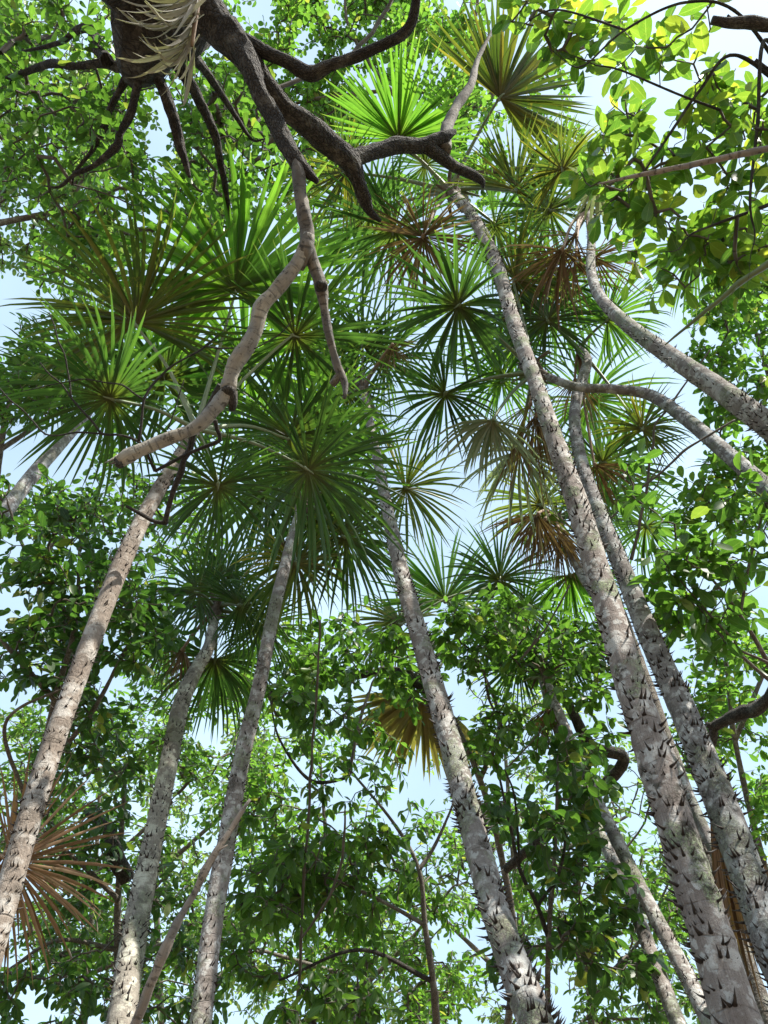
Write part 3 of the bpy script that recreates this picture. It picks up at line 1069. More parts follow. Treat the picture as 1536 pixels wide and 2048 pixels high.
def grow_foliage(root, seeds, regions, leaf, bark, n_single, rng_seed, r_tip=0.0022, r_max=0.02, up=0.9, hang=0.35, density=2.5):
    """regions: (cx, cy, rx, ry, near, far, twigs, clumps) as seen from the camera, metres away along the axis."""
    shape, width, length, mat, spacing = leaf
    length *= 1.17
    r_tip *= 1.15
    r_max *= 1.3
    rg = np.random.default_rng(rng_seed)
    sk = Skeleton(seeds)
    targets = []
    for (cx, cy, rx, ry, d0, d1, nt, ncl) in regions:
        cl = []
        ncl = int(ncl * 1.6)
        for c in range(ncl):
            a, r = rg.uniform(0, 6.283), math.sqrt(rg.uniform(0, 1))
            cl.append((cx + rx * r * math.cos(a), cy + ry * r * math.sin(a), rg.uniform(d0, d1)))
        rad = 1.15 * math.sqrt(rx * ry / ncl)
        for t in range(int(nt * density)):
            c = cl[rg.integers(0, ncl)]
            dd = max(0.8, c[2] + rg.normal(0, rad * c[2] / FPX * 0.6))
            targets.append(pt(c[0] + rg.normal(0, rad * 0.55), c[1] + rg.normal(0, rad * 0.55), dd))
    T = np.array(targets)
    S = np.array(seeds)
    dist = np.array([np.linalg.norm(S - t, axis=1).min() for t in T])
    pos, axs, nrm, lens = [], [], [], []
    for i in np.argsort(dist):
        path = sk.grow(T[i], rg)
        C = np.array(path)
        seg = np.linalg.norm(np.diff(C, axis=0), axis=1)
        s = np.concatenate([[0], np.cumsum(seg)])
        tot = s[-1]
        start = max(0.0, tot - length * spacing * 8)
        k = int((tot - start) / (length * spacing)) + 1
        for j in range(k + 1):
            sj = min(tot, start + (j + rg.uniform(-0.3, 0.3)) * length * spacing)
            sj = max(0, sj)
            if j == k:
                sj = tot
            p = np.array([np.interp(sj, s, C[:, q]) for q in range(3)])
            ii = min(len(seg) - 1, int(np.searchsorted(s, sj, 'right')) - 1)
            t = norm(C[ii + 1] - C[ii])
            sd = norm(np.cross(t, np.array([0, 0, 1.0])) + rg.normal(0, 0.25, 3))
            a = t * rg.uniform(0.2, 0.9) + sd * (1 if j % 2 else -1) * (0.9 if j < k else 0.15) + DOWN * hang * rg.uniform(0.2, 1.8) + rg.normal(0, 0.18, 3)
            a = norm(a)
            nv = np.array([0, 0, 1.0]) * up + rg.normal(0, 0.42, 3)
            nv = norm(nv - a * (nv @ a))
            pos.append(p + a * length * 0.08)
            axs.append(a)
            nrm.append(nv)
            lens.append(length * rg.uniform(0.55, 1.2))
    pos, axs, nrm, lens = map(np.array, (pos, axs, nrm, lens))
    sid = np.cross(nrm, axs)
    A = np.stack([axs, sid, nrm], 2) * lens[:, None, None]
    var = leaf_variants(shape, width, mat)
    vi = rg.integers(0, len(var), len(pos))
    px, py, dd = project(pos)
    inside = (px > -10) & (px < 1546) & (py > -10) & (py < 2058)
    score = lens / dd * np.where(inside, 1.0, 0.01)
    order = np.argsort(-score)
    single = order[:n_single]
    single = [i for i in single if inside[i]]
    for i in single:
        o = bpy.data.objects.new('leaf', var[vi[i]][1])
        COL.objects.link(o)
        o.parent = root
        o.matrix_parent_inverse = Matrix.Translation(-root.location)
        mx = Matrix.Identity(4)
        for r_ in range(3):
            for c_ in range(3):
                mx[r_][c_] = A[i, r_, c_]
            mx[r_][3] = pos[i, r_]
        o.matrix_basis = mx
    keep = np.ones(len(pos), bool)
    keep[single] = False
    g = Geo()
    for v in range(len(var)):
        sel = np.where(keep & (vi == v))[0]
        if not len(sel):
            continue
        (tv, tf, tuv), _ = var[v]
        V = np.einsum('nij,kj->nki', A[sel], tv) + pos[sel][:, None, :]
        k = len(tv)
        offs = np.arange(len(sel))[:, None, None] * k
        g.add(V.reshape(-1, 3), [(offs + f[None]).reshape(-1, f.shape[1]) for f in tf], np.tile(tuv, (len(sel), 1)))
    if g.n:
        tag(g.build('foliage', M[mat], root), kind='stuff')
    g = Geo()
    sk.mesh(g, r_tip, r_max)
    tag(g.build('twigs', M[bark], root), kind='stuff')
    return len(pos)


def limb_points(lines, step=0.12):
    out = []
    for P, r in lines:
        C, _ = spline(P, r, step)
        out += list(C)
    return out


def px_line(line):
    """(x, y, metres along axis, width in pixels) -> points and radii"""
    P = [pt(x, y, d) for x, y, d, w in line]
    r = [w * d * S / FPX / 2 for x, y, d, w in line]
    return P, r


N_LEAVES = 0


def tree(name, label, trunk, limbs, regions, leaf, bark='bark_grey', n_single=250, seed=1, group=None, twig='twig', base=None, rough=0.10, cat='tree', slim=0.55, **kw):
    """trunk and limbs as lines seen from the camera; the trunk is carried down to the ground"""
    global N_LEAVES
    P, r = px_line(trunk)
    if base is None:
        b = to_ground(P[0], P[1], 0.35)
        P = [np.array([b[0], b[1], -0.05]), (b + P[0]) / 2 + np.array([0.04, 0, 0])] + P
        r = [r[0] * 1.5, r[0] * 1.2] + r
    else:
        P = [np.array(q, float) for q, _ in base] + P
        r = [q for _, q in base] + r
        b = P[0]
    root = thing(name, (P[0][0], P[0][1], 0), label, cat, group)
    r = [x * slim for x in r]
    g = Geo()
    g.tube(P, r, 14, 0.06, rough, 0, seed)
    g.build('trunk', M[bark], root)
    lines = [(P[len(P) - len(trunk):], r[len(P) - len(trunk):])]
    for k, lm in enumerate(limbs):
        mat = bark
        if isinstance(lm[0], str):
            mat, lm = lm[0], lm[1:]
        Pl, rl = px_line(lm)
        rl = [x * (slim + 1) / 2 for x in rl] if slim < 1 else rl
        if mat == bark or mat == 'bark_mid':
            tg = np.random.default_rng(seed + 31 * k)
            for q in range(1 if slim == 1.0 else 3):
                Pl = Pl + [Pl[-1] + norm(Pl[-1] - Pl[-2] + tg.normal(0, 0.35, 3) * np.linalg.norm(Pl[-1] - Pl[-2])) * max(0.10, rl[-1] * (2.5 if slim == 1.0 else 7))]
                rl = rl + [rl[-1] * (0.55 if q < 2 else 0.3) * (0.8 if slim == 1.0 else 1)]
        g = Geo()
        g.tube(Pl, rl, 14, 0.03, rough, 0, seed + 3 * k + 1)
        g.build('branch', M[mat], root)
        lines.append((Pl, rl))
    if regions:
        N_LEAVES += grow_foliage(root, limb_points(lines), regions, leaf, twig, n_single, seed + 50, **kw)
    return root


# ------------------------------------------------------------------ the gnarled tree overhead, top left
gn = tree('gnarled_tree', 'gnarled dark tree with rugged bark and broken limbs spreading overhead from the top left',
    [(300, -60, 3.15, 215), (295, 40, 3.2, 165), (280, 115, 3.3, 110), (272, 150, 3.4, 60)],
    [
        [(330, -60, 3.1, 105), (395, 10, 3.05, 88), (440, 60, 3.03, 66), (478, 100, 3.0, 60), (530, 172, 3.05, 44), (575, 222, 3.1, 42), (610, 245, 3.15, 46), (660, 288, 3.25, 41), (700, 322, 3.3, 46), (716, 362, 3.33, 32), (728, 398, 3.37, 33), (740, 424, 3.4, 18)],
        [(455, 50, 2.97, 44), (485, 100, 2.93, 40), (503, 140, 2.9, 43), (520, 190, 2.88, 36), (545, 232, 2.85, 34), (570, 284, 2.8, 33), (590, 318, 2.77, 36), (612, 342, 2.75, 26)],
        ['bark_mid', (594, 318, 2.76, 24), (598, 345, 2.74, 27), (600, 385, 2.72, 25), (608, 430, 2.70, 28), (614, 462, 2.7, 27), (612, 500, 2.68, 32)],
        ['bark_pale', (618, 470, 2.69, 26), (602, 512, 2.68, 28), (575, 552, 2.66, 27), (548, 585, 2.65, 29), (522, 614, 2.63, 33), (513, 655, 2.62, 29), (494, 694, 2.6, 28), (472, 726, 2.6, 33), (462, 752, 2.59, 29), (457, 780, 2.58, 34)],
        ['bark_pale', (466, 762, 2.585, 20), (448, 792, 2.58, 31), (428, 818, 2.56, 27), (404, 845, 2.55, 29), (378, 862, 2.54, 24), (345, 874, 2.52, 25), (310, 888, 2.51, 27), (280, 901, 2.49, 27), (256, 912, 2.48, 33), (240, 924, 2.475, 27)],
        ['bark_black', (246, 920, 2.478, 22), (238, 926, 2.474, 27), (233, 929, 2.472, 22), (230, 930, 2.471, 6)],  # black plug: shade inside the hollow broken end put in as colour
        ['bark_black', (457, 776, 2.57, 26), (456, 785, 2.565, 25), (455, 790, 2.56, 8)],
        ['bark_black', (466, 782, 2.58, 18), (466, 806, 2.58, 18), (464, 822, 2.58, 12)],
        ['bark_black', (642, 570, 2.66, 26), (643, 576, 2.655, 24), (643, 580, 2.65, 6)],
        ['bark_mid', (612, 470, 2.7, 26), (622, 515, 2.7, 23), (634, 548, 2.7, 23), (642, 575, 2.69, 26), (648, 615, 2.68, 17), (655, 655, 2.67, 18), (664, 695, 2.66, 15), (676, 735, 2.65, 17), (690, 768, 2.64, 14)],
        ['bark_grey', (684, 745, 2.65, 18), (664, 770, 2.66, 15)],
        [(490, 84, 3.0, 36), (530, 104, 3.0, 27), (575, 124, 3.0, 26), (622, 147, 3.0, 31), (660, 132, 2.97, 23), (720, 110, 2.95, 22), (775, 86, 2.9, 21), (815, 58, 2.86, 22), (830, 20, 2.83, 19), (832, -30, 2.8, 18)],
        [(696, 322, 3.3, 36), (738, 306, 3.37, 30), (790, 292, 3.45, 34), (840, 292, 3.5, 30), (888, 274, 3.55, 26)],
        [(845, 288, 3.5, 28), (905, 330, 3.6, 24), (960, 358, 3.7, 16)],
        ['bark_mid', (890, 300, 3.55, 27), (892, 262, 3.7, 24), (912, 215, 3.85, 20), (942, 168, 4.0, 17), (955, 120, 4.2, 10), (985, 60, 4.4, 5)],
        [(300, 120, 3.3, 28), (322, 170, 3.33, 22), (340, 215, 3.35, 24), (352, 255, 3.38, 20), (360, 290, 3.4, 21), (371, 326, 3.4, 14)],
        [(287, 130, 3.3, 20), (272, 180, 3.3, 16), (262, 225, 3.3, 17), (240, 268, 3.3, 15), (234, 292, 3.3, 17), (190, 330, 3.3, 11), (150, 348, 3.32, 9), (118, 374, 3.35, 6)],
        [(265, 140, 3.35, 20), (240, 180, 3.38, 14), (222, 215, 3.4, 13), (205, 260, 3.5, 14), (185, 300, 3.55, 9), (150, 345, 3.6, 6)],
        [(262, 140, 3.4, 24), (205, 128, 3.5, 17), (150, 132, 3.57, 15), (100, 128, 3.65, 16), (50, 145, 3.8, 12), (-30, 175, 3.9, 11)],
        [(215, 120, 3.4, 26), (192, 95, 3.5, 20), (185, 62, 3.55, 22), (160, 58, 3.6, 16), (120, 85, 3.7, 10), (60, 100, 3.8, 6)],
        [(350, 120, 3.4, 30), (385, 175, 3.5, 22), (405, 215, 3.6, 20), (430, 270, 3.7, 17), (442, 330, 3.8, 14), (455, 400, 3.9, 10), (464, 470, 4.0, 6)],
        [(375, 100, 3.4, 26), (410, 140, 3.55, 17), (440, 185, 3.7, 14), (470, 230, 3.8, 10), (505, 280, 3.9, 6)],
    ],
    [(120, 220, 170, 200, 3.5, 5.0, 110, 9), (330, 300, 200, 160, 3.8, 5.2, 90, 8), (80, 470, 140, 110, 4.0, 5.4, 50, 5), (480, 180, 130, 130, 3.8, 5.0, 50, 5), (60, 60, 110, 110, 3.6, 5.0, 45, 4),
     (500, -350, 600, 220, 4.5, 6.5, 110, 14), (800, -800, 500, 300, 5.0, 7.0, 40, 8)],  # unseen crown above the frame, added to shade and dapple the palms
    ('obovate', 0.48, 0.085, 'leaf_mid', 0.42), 'bark_dark', 300, 201, None, 'twig',
    base=[((-3.4, -4.3, -0.05), 0.46), ((-3.1, -3.3, 2.4), 0.40), ((-2.4, -1.7, 4.8), 0.36)], rough=0.20, slim=1.0, hang=0.3)

for k in range(7):
    a = k * 0.9
    e = pt(240 + 9 * math.cos(a), 920 + 9 * math.sin(a), 2.478)
    g = Geo()
    g.tube([e, e + (pt(222, 932, 2.46) - pt(240, 921, 2.478)) * random.uniform(0.4, 1.1) + np.array([random.uniform(-0.012, 0.012) for _ in range(3)])], [0.011, 0.0015], 5, 0.02)
    g.build('splinter', M['bark_pale'], gn)

# bare dead branch tangled across the pale limb
def bare(name, label, cat, lines, mat, sides=8, group=None, rough=0.12, thin=1.0, jit=3.5):
    P, r = px_line(lines[0])
    root = thing(name, P[0], label, cat, group)
    jr = random.Random(len(lines) * 7 + 1)
    for k, ln in enumerate(lines):
        fine = [ln[0]]
        for a_, b_ in zip(ln[:-1], ln[1:]):
            L_ = math.hypot(b_[0] - a_[0], b_[1] - a_[1])
            m_ = int(L_ // 38)
            for q in range(1, m_ + 1):
                t_ = q / (m_ + 1)
                fine.append(tuple(a_[i] * (1 - t_) + b_[i] * t_ + (jr.uniform(-jit, jit) if i < 2 else 0) for i in range(4)))
            fine.append(b_)
        P, r = px_line(fine)
        r = [x * thin * jr.uniform(0.85, 1.15) for x in r]
        g = Geo()
        g.tube(P, r, sides, 0.03, rough, 0, k + 5)
        g.build('stem' if k == 0 else 'twig', M[mat], root)
    return root


bare('dead_branch', 'bare black forked twig hanging in front of the left palm crown', 'branch', [
    [(440, 770, 2.62, 20), (425, 800, 2.64, 18), (385, 872, 2.68, 20), (362, 945, 2.72, 20), (330, 1048, 2.76, 15)],
    [(330, 1046, 2.76, 14), (292, 1034, 2.75, 13), (252, 1012, 2.72, 8)],
    [(430, 840, 2.6, 14), (440, 880, 2.62, 12), (310, 942, 2.66, 11)],
    [(310, 942, 2.66, 10), (285, 890, 2.6, 9), (262, 876, 2.55, 8), (205, 868, 2.55, 7), (142, 795, 2.55, 6), (80, 725, 2.56, 4)],
    [(278, 882, 2.56, 9), (288, 800, 2.58, 8), (303, 772, 2.6, 8), (340, 735, 2.62, 7), (412, 692, 2.64, 6), (436, 670, 2.64, 4)],
    [(288, 800, 2.58, 6), (245, 770, 2.57, 5), (170, 758, 2.55, 4), (42, 783, 2.55, 3)],
    [(142, 795, 2.55, 6), (135, 740, 2.56, 5), (98, 625, 2.58, 4)],
    [(205, 868, 2.55, 6), (90, 868, 2.54, 5), (20, 800, 2.54, 4), (-20, 760, 2.54, 3)],
    [(412, 692, 2.64, 5), (500, 700, 2.6, 4), (560, 668, 2.6, 4), (592, 630, 2.62, 2)],
    [(335, 860, 2.6, 5), (368, 760, 2.62, 3)],
], 'bark_black', thin=0.68)

bare('leaning_stick', 'long pale bare stick leaning across the third palm, lower left', 'stick', [
    [(225, 2140, 2.05, 20), (272, 2045, 2.1, 21), (302, 1965, 2.12, 18), (332, 1895, 2.15, 20), (352, 1850, 2.17, 17), (388, 1788, 2.2, 15), (408, 1745, 2.22, 17), (432, 1703, 2.25, 13), (470, 1645, 2.3, 11), (500, 1598, 2.33, 6)],
    [(430, 1705, 2.25, 6), (455, 1690, 2.25, 3)],
], 'stick', jit=0.8, rough=0.08)
bare('dry_leaf_stalk', 'long straight yellowish dry leaf stalk jutting in from the upper right edge', 'leaf stalk', [
    [(1580, 288, 2.2, 14), (1400, 326, 2.3, 13), (1280, 350, 2.4, 9), (1196, 368, 2.5, 3)],
    [(1500, 302, 2.25, 5), (1300, 352, 2.38, 2)],
], 'stick', jit=0.5, rough=0.05)
bare('bare_stalk', 'dark bare stalk slanting in from the right edge above the leaning trunk', 'leaf stalk', [
    [(1580, 500, 2.3, 15), (1480, 565, 2.4, 12), (1390, 640, 2.5, 8), (1330, 690, 2.55, 3)],
    [(1480, 565, 2.4, 4), (1462, 590, 2.4, 2)],
], 'petiole', jit=0.6, rough=0.05)
bare('broken_limb', 'black broken limb stub pointing in from the top right corner', 'branch', [
    [(1620, 52, 2.4, 30), (1530, 50, 2.4, 28), (1470, 46, 2.4, 24), (1424, 40, 2.4, 18)],
    [(1470, 46, 2.4, 8), (1455, 30, 2.4, 4)],
], 'bark_black')
bare('mossy_limb', 'crooked black mossy limb with pale broken end beside the right palms', 'branch', [
    [(1418, 1500, 4.4, 24), (1428, 1455, 4.4, 30), (1470, 1432, 4.3, 34), (1510, 1420, 4.2, 36), (1560, 1370, 4.1, 34), (1640, 1300, 4.0, 30)],
    [(1428, 1455, 4.4, 26), (1412, 1448, 4.4, 16)],
], 'bark_black', rough=0.2, thin=0.72)

VG = 'thin vines and bare shoots'
for lab, ln in (
    ('thin brown vine arching across the right edge beside the mossy limb', [(1580, 1350, 3.4, 7), (1480, 1300, 3.4, 6), (1420, 1230, 3.4, 5), (1360, 1160, 3.4, 3)]),
    ('thin dark vine hanging straight down left of the middle palm', [(640, 1240, 4.2, 4), (628, 1450, 4.2, 5), (608, 1750, 4.2, 6), (592, 2080, 4.2, 6)]),
    ('bare dark shoot slanting down from the fan right of the thick thorny palm', [(1420, 700, 5.0, 3), (1310, 850, 5.0, 5), (1290, 1000, 5.0, 6), (1262, 1120, 5.0, 7)]),
    ('thin bare shoot slanting across the sky gap right of the thick thorny palm', [(1470, 840, 4.4, 4), (1370, 900, 4.4, 5), (1290, 970, 4.4, 5), (1200, 1060, 4.4, 4)]),
    ('bare shoot slanting over the sky gap left of the thick thorny palm', [(1140, 1170, 4.6, 3), (1090, 1260, 4.6, 4), (1040, 1320, 4.6, 4)]),
    ('pale thin vine curving down through the leaves right of the leaning stick', [(690, 1620, 4.0, 4), (684, 1720, 4.0, 6), (660, 1790, 4.0, 6), (600, 1880, 4.0, 4)]),
):
    a_, b_ = ln[1], ln[2]
    m_ = tuple((a_[i] + b_[i]) / 2 for i in range(4))
    bare('vine', lab, 'vine', [ln, [b_[:3] + (3,), (b_[0] + 26, b_[1] - 34, b_[2], 2.5), (b_[0] + 40, b_[1] - 80, b_[2], 1.5)]], 'twig', 6, VG, jit=2.0)

# dead fronds caught in the forest
root = thing('fallen_frond', pt(42, 1690, 2.7), 'stiff orange-brown dead fan frond caught behind the left palm trunk', 'palm frond')
frond(root, None, pt(22, 1725, 2.6), -38, 270, 245 * 2.7 * S / FPX, mat='fan_orange', stem_mat='dead_stem', name='frond', width=0.0115, droop=16, tilt=5, n=84, ragged=0.22, messy=0.3)
root = thing('fallen_frond', pt(-10, 1700, 2.9), 'dull brown dead fan frond peeking in at the left edge below the other', 'palm frond')
frond(root, None, pt(10, 1712, 2.9), -100, 150, 250 * 2.9 * S / FPX, mat='fan_orange', stem_mat='dead_stem', name='frond', width=0.010, droop=20, tilt=5, n=36, ragged=0.2, messy=0.3)
root = thing('hanging_frond', pt(1420, 1620, 3.6), 'straw-coloured dead frond hanging straight down between the two right palms', 'palm frond')
frond(root, None, pt(1420, 1600, 3.4), -68, 40, 420 * 3.4 * S / FPX, mat='fan_dead', stem_mat='dead_stem', name='frond', width=0.008, droop=12, tilt=0, n=44, ragged=0.15)
root = thing('hanging_frond', pt(395, -30, 2.75), 'shredded grey dry frond draped over the trunk at the top left', 'palm frond')
g = Geo()
g.tube([pt(400, -60, 2.78), pt(396, 0, 2.75), pt(388, 60, 2.73), pt(384, 92, 2.72)], [0.018, 0.016, 0.013, 0.009], 7, 0.03)
g.build('stalk', M['dead_stem'], root)
rg = np.random.default_rng(77)
for k in range(46):
    t = rg.uniform(0, 1)
    x0, y0 = 402 - 22 * t + rg.normal(0, 8), -30 + 130 * t
    left = rg.random() < 0.72
    ln = rg.uniform(70, 165)
    an = math.radians(rg.uniform(168, 222) if left else rg.uniform(215, 275))
    x1, y1 = x0 + ln * math.cos(an), y0 - ln * math.sin(an) * 0.75
    sag = rg.uniform(10, 34)
    dz = rg.uniform(-0.14, 0.05)
    C, _ = spline([pt(x0, y0, 2.74), pt(x0 * 0.68 + x1 * 0.32, y0 * 0.68 + y1 * 0.32 + sag * 0.8, 2.73 + dz * 0.4), pt(x0 * 0.3 + x1 * 0.7, y0 * 0.3 + y1 * 0.7 + sag, 2.72 + dz * 0.8), pt(x1, y1, 2.72 + dz)], [1, 1, 1, 1], 0.03)
    T, N, B = frames(C)
    m = len(C)
    s_ = np.linspace(0, 1, m)
    hw = rg.uniform(0.006, 0.016) * np.sin(np.pi * np.clip(s_ * 0.86 + 0.12, 0, 1)) ** 0.8
    ph = rg.uniform(0, 6.28) + s_ * rg.uniform(-2.2, 2.2)
    W = N * np.cos(ph)[:, None] + B * np.sin(ph)[:, None]
    H = -N * np.sin(ph)[:, None] + B * np.cos(ph)[:, None]
    V = np.stack([C - W * hw[:, None], C + H * hw[:, None] * 0.5, C + W * hw[:, None]], 1).reshape(-1, 3)
    b = np.arange(m - 1)[:, None] * 3
    F = np.concatenate([b + np.array([[0, 3, 4, 1]]), b + np.array([[1, 4, 5, 2]])])
    g = Geo()
    g.add(V, [F], np.stack([np.repeat(s_, 3) * 0.7 + 0.2, np.tile([-1, 0, 1], m)], 1))
    g.build('leaf_strip', M['fan_grey'], root)

# ------------------------------------------------------------------ broadleaf trees
TG = 'broadleaf trees of the forest'
tree('broadleaf_tree', 'tree with large glossy oval leaves lit from above, filling the top right corner',
    [(1700, 330, 2.6, 60), (1600, 200, 2.6, 34), (1510, 120, 2.6, 14)],
    [
        [(1600, 200, 2.6, 14), (1470, 110, 2.6, 9), (1400, 180, 2.6, 8), (1335, 275, 2.6, 7), (1290, 340, 2.6, 5)],
        [(1600, 200, 2.6, 12), (1480, 30, 2.5, 8), (1370, 5, 2.5, 7), (1250, 60, 2.5, 6), (1170, 130, 2.5, 4)],
        [(1700, 330, 2.6, 22), (1560, 400, 2.5, 11), (1440, 445, 2.5, 7), (1380, 470, 2.5, 5)],
        [(1600, 200, 2.6, 13), (1530, 80, 2.5, 10), (1515, 250, 2.45, 9), (1500, 400, 2.4, 7), (1510, 470, 2.4, 4)],
        [(1440, 220, 2.6, 7), (1360, 190, 2.6, 6), (1240, 140, 2.6, 5), (1190, 130, 2.6, 3)],
        [(1250, 60, 2.5, 6), (1120, 20, 2.6, 5), (1060, 40, 2.7, 3)],
        [(1700, 330, 2.6, 26), (1640, -60, 4.0, 20), (1480, -170, 5.4, 13), (1300, -190, 6.2, 8)],  # out-of-frame limb added to carry the shading crown
    ],
    [(1330, 130, 200, 150, 2.4, 3.2, 30, 8), (1430, 330, 160, 160, 2.4, 3.2, 42, 9), (1260, 400, 130, 120, 2.6, 3.4, 26, 6), (1120, 60, 110, 80, 2.7, 3.2, 14, 4), (1380, 520, 130, 60, 2.5, 3.1, 26, 5), (1620, 250, 90, 300, 2.4, 3.2, 30, 8),
     (1950, 350, 250, 350, 3.2, 4.6, 90, 9), (2300, 250, 300, 450, 4.2, 6.0, 80, 7), (1300, -150, 280, 90, 5.4, 6.6, 75, 8)],  # unseen crown parts added outside the frame to shade trunks and left fans
    ('oval', 0.46, 0.122, 'leaf_big', 0.52), 'bark_black', 300, 211, TG,
    base=[((5.4, -0.9, -0.05), 0.18), ((5.0, -0.7, 2.6), 0.15), ((3.8, 0.0, 4.6), 0.10)], hang=0.45, r_tip=0.0018, r_max=0.008)
tree('broadleaf_tree', 'tall distant tree with tiny yellow-green leaves against the sky, top middle',
    [(1052, 715, 9.5, 26), (985, 540, 10.5, 26), (925, 380, 11.0, 26), (905, 250, 11.5, 22), (940, 120, 12.0, 16), (960, -40, 12.5, 10)],
    [
        [(900, 300, 11.3, 18), (780, 180, 11.5, 12), (700, 60, 11.8, 8), (690, -30, 12, 6)],
        [(905, 250, 11.5, 18), (1040, 150, 11.8, 12), (1180, 90, 12.0, 8)],
        [(780, 180, 11.5, 10), (620, 200, 11.5, 8), (500, 240, 11.6, 5)],
        [(920, 350, 11.3, 14), (1080, 330, 11.5, 12), (1210, 285, 11.7, 8)],
    ],
    [(620, 100, 240, 130, 10.5, 13, 240, 16), (860, 80, 200, 120, 10.5, 13, 130, 9), (560, 260, 170, 120, 10.5, 13, 130, 9), (1020, 270, 200, 120, 10.5, 13, 70, 7), (680, 420, 160, 120, 11, 13.5, 40, 6)],
    ('round', 0.62, 0.14, 'leaf_light', 0.42), 'bark_grey', 120, 223, TG, r_tip=0.004, r_max=0.03, density=3.1, hang=0.3)
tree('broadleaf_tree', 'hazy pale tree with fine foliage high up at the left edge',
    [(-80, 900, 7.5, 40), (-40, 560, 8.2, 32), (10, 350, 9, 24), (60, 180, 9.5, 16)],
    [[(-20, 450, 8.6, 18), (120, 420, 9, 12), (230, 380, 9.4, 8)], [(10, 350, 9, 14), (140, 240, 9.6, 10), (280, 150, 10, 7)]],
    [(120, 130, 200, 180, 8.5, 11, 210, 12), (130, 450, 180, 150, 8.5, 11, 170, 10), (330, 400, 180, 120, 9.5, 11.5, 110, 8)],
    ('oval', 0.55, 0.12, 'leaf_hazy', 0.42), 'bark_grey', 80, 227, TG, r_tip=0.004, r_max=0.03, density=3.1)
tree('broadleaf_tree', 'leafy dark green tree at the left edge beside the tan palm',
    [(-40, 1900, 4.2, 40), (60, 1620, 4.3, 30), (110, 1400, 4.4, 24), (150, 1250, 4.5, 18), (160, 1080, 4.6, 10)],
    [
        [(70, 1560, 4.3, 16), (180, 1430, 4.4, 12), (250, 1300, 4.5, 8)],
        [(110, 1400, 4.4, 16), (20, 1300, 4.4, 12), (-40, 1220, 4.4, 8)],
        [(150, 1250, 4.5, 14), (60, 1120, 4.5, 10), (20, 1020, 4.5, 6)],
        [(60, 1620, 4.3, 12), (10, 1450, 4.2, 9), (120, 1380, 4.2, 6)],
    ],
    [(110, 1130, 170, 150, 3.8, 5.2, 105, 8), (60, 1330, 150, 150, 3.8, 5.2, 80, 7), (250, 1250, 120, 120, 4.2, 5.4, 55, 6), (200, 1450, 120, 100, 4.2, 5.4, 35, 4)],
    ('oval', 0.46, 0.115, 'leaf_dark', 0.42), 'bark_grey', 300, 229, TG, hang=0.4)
tree('broadleaf_tree', 'pale green tree far behind the left palm crown at the left edge',
    [(-80, 1500, 8.5, 36), (-30, 1200, 9, 30), (0, 900, 9.5, 24), (40, 720, 10, 14)],
    [[(0, 900, 9.5, 14), (120, 820, 10, 10), (200, 760, 10.4, 6)], [(-30, 1200, 9, 14), (160, 1050, 9.6, 10), (280, 1000, 10, 6)]],
    [(60, 780, 150, 170, 8.5, 11, 140, 8), (140, 1000, 180, 120, 8.5, 11, 120, 8), (330, 1080, 130, 110, 9, 11, 60, 5)],
    ('oval', 0.52, 0.15, 'leaf_mid', 0.42), 'bark_grey', 120, 233, TG, r_tip=0.004, r_max=0.03, density=3.1)
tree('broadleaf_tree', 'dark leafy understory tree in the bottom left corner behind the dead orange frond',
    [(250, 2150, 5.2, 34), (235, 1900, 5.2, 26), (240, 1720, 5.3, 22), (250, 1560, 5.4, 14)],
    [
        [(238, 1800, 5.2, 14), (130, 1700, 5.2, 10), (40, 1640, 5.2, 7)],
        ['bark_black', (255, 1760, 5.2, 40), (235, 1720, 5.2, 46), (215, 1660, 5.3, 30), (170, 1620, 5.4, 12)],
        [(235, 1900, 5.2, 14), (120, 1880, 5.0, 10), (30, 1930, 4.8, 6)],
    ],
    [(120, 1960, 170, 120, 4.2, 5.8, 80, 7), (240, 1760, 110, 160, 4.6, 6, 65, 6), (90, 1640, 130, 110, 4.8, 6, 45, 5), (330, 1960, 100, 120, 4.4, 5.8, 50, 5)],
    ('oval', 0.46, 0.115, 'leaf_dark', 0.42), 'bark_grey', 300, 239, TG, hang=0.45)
tree('broadleaf_tree', 'leafy tree with hanging pointed leaves between the slim palm and the middle palm',
    [(880, 2160, 4.6, 34), (868, 1980, 4.6, 26), (850, 1850, 4.7, 20), (838, 1740, 4.8, 16), (790, 1650, 4.9, 12), (700, 1540, 5.0, 8)],
    [
        [(838, 1740, 4.8, 12), (870, 1690, 4.9, 9), (905, 1610, 5, 5)],
        [(850, 1850, 4.7, 12), (760, 1800, 4.7, 9), (670, 1760, 4.7, 6)],
        ['bark_black', (860, 1960, 4.6, 13), (720, 1900, 4.5, 9), (560, 1960, 4.4, 6)],
        ['bark_black', (700, 1541, 5, 9), (690, 1556, 5, 9), (620, 1560, 5, 9), (560, 1480, 5, 6), (540, 1400, 5, 4)],
        [(700, 1540, 5, 8), (720, 1440, 5.1, 9), (740, 1380, 5.2, 6)],
        ['bark_black', (740, 2060, 4.4, 18), (690, 2000, 4.4, 15), (640, 2030, 4.4, 10)],
    ],
    [(640, 1650, 150, 130, 4.2, 5.4, 75, 7), (740, 1850, 150, 140, 4.2, 5.4, 75, 7), (560, 1880, 130, 150, 4.0, 5.2, 80, 7), (700, 1450, 130, 110, 4.6, 5.6, 50, 5), (620, 2010, 140, 70, 3.6, 4.6, 40, 4)],
    ('lance', 0.46, 0.125, 'leaf_mid', 0.42), 'bark_grey', 300, 241, TG, hang=0.7)
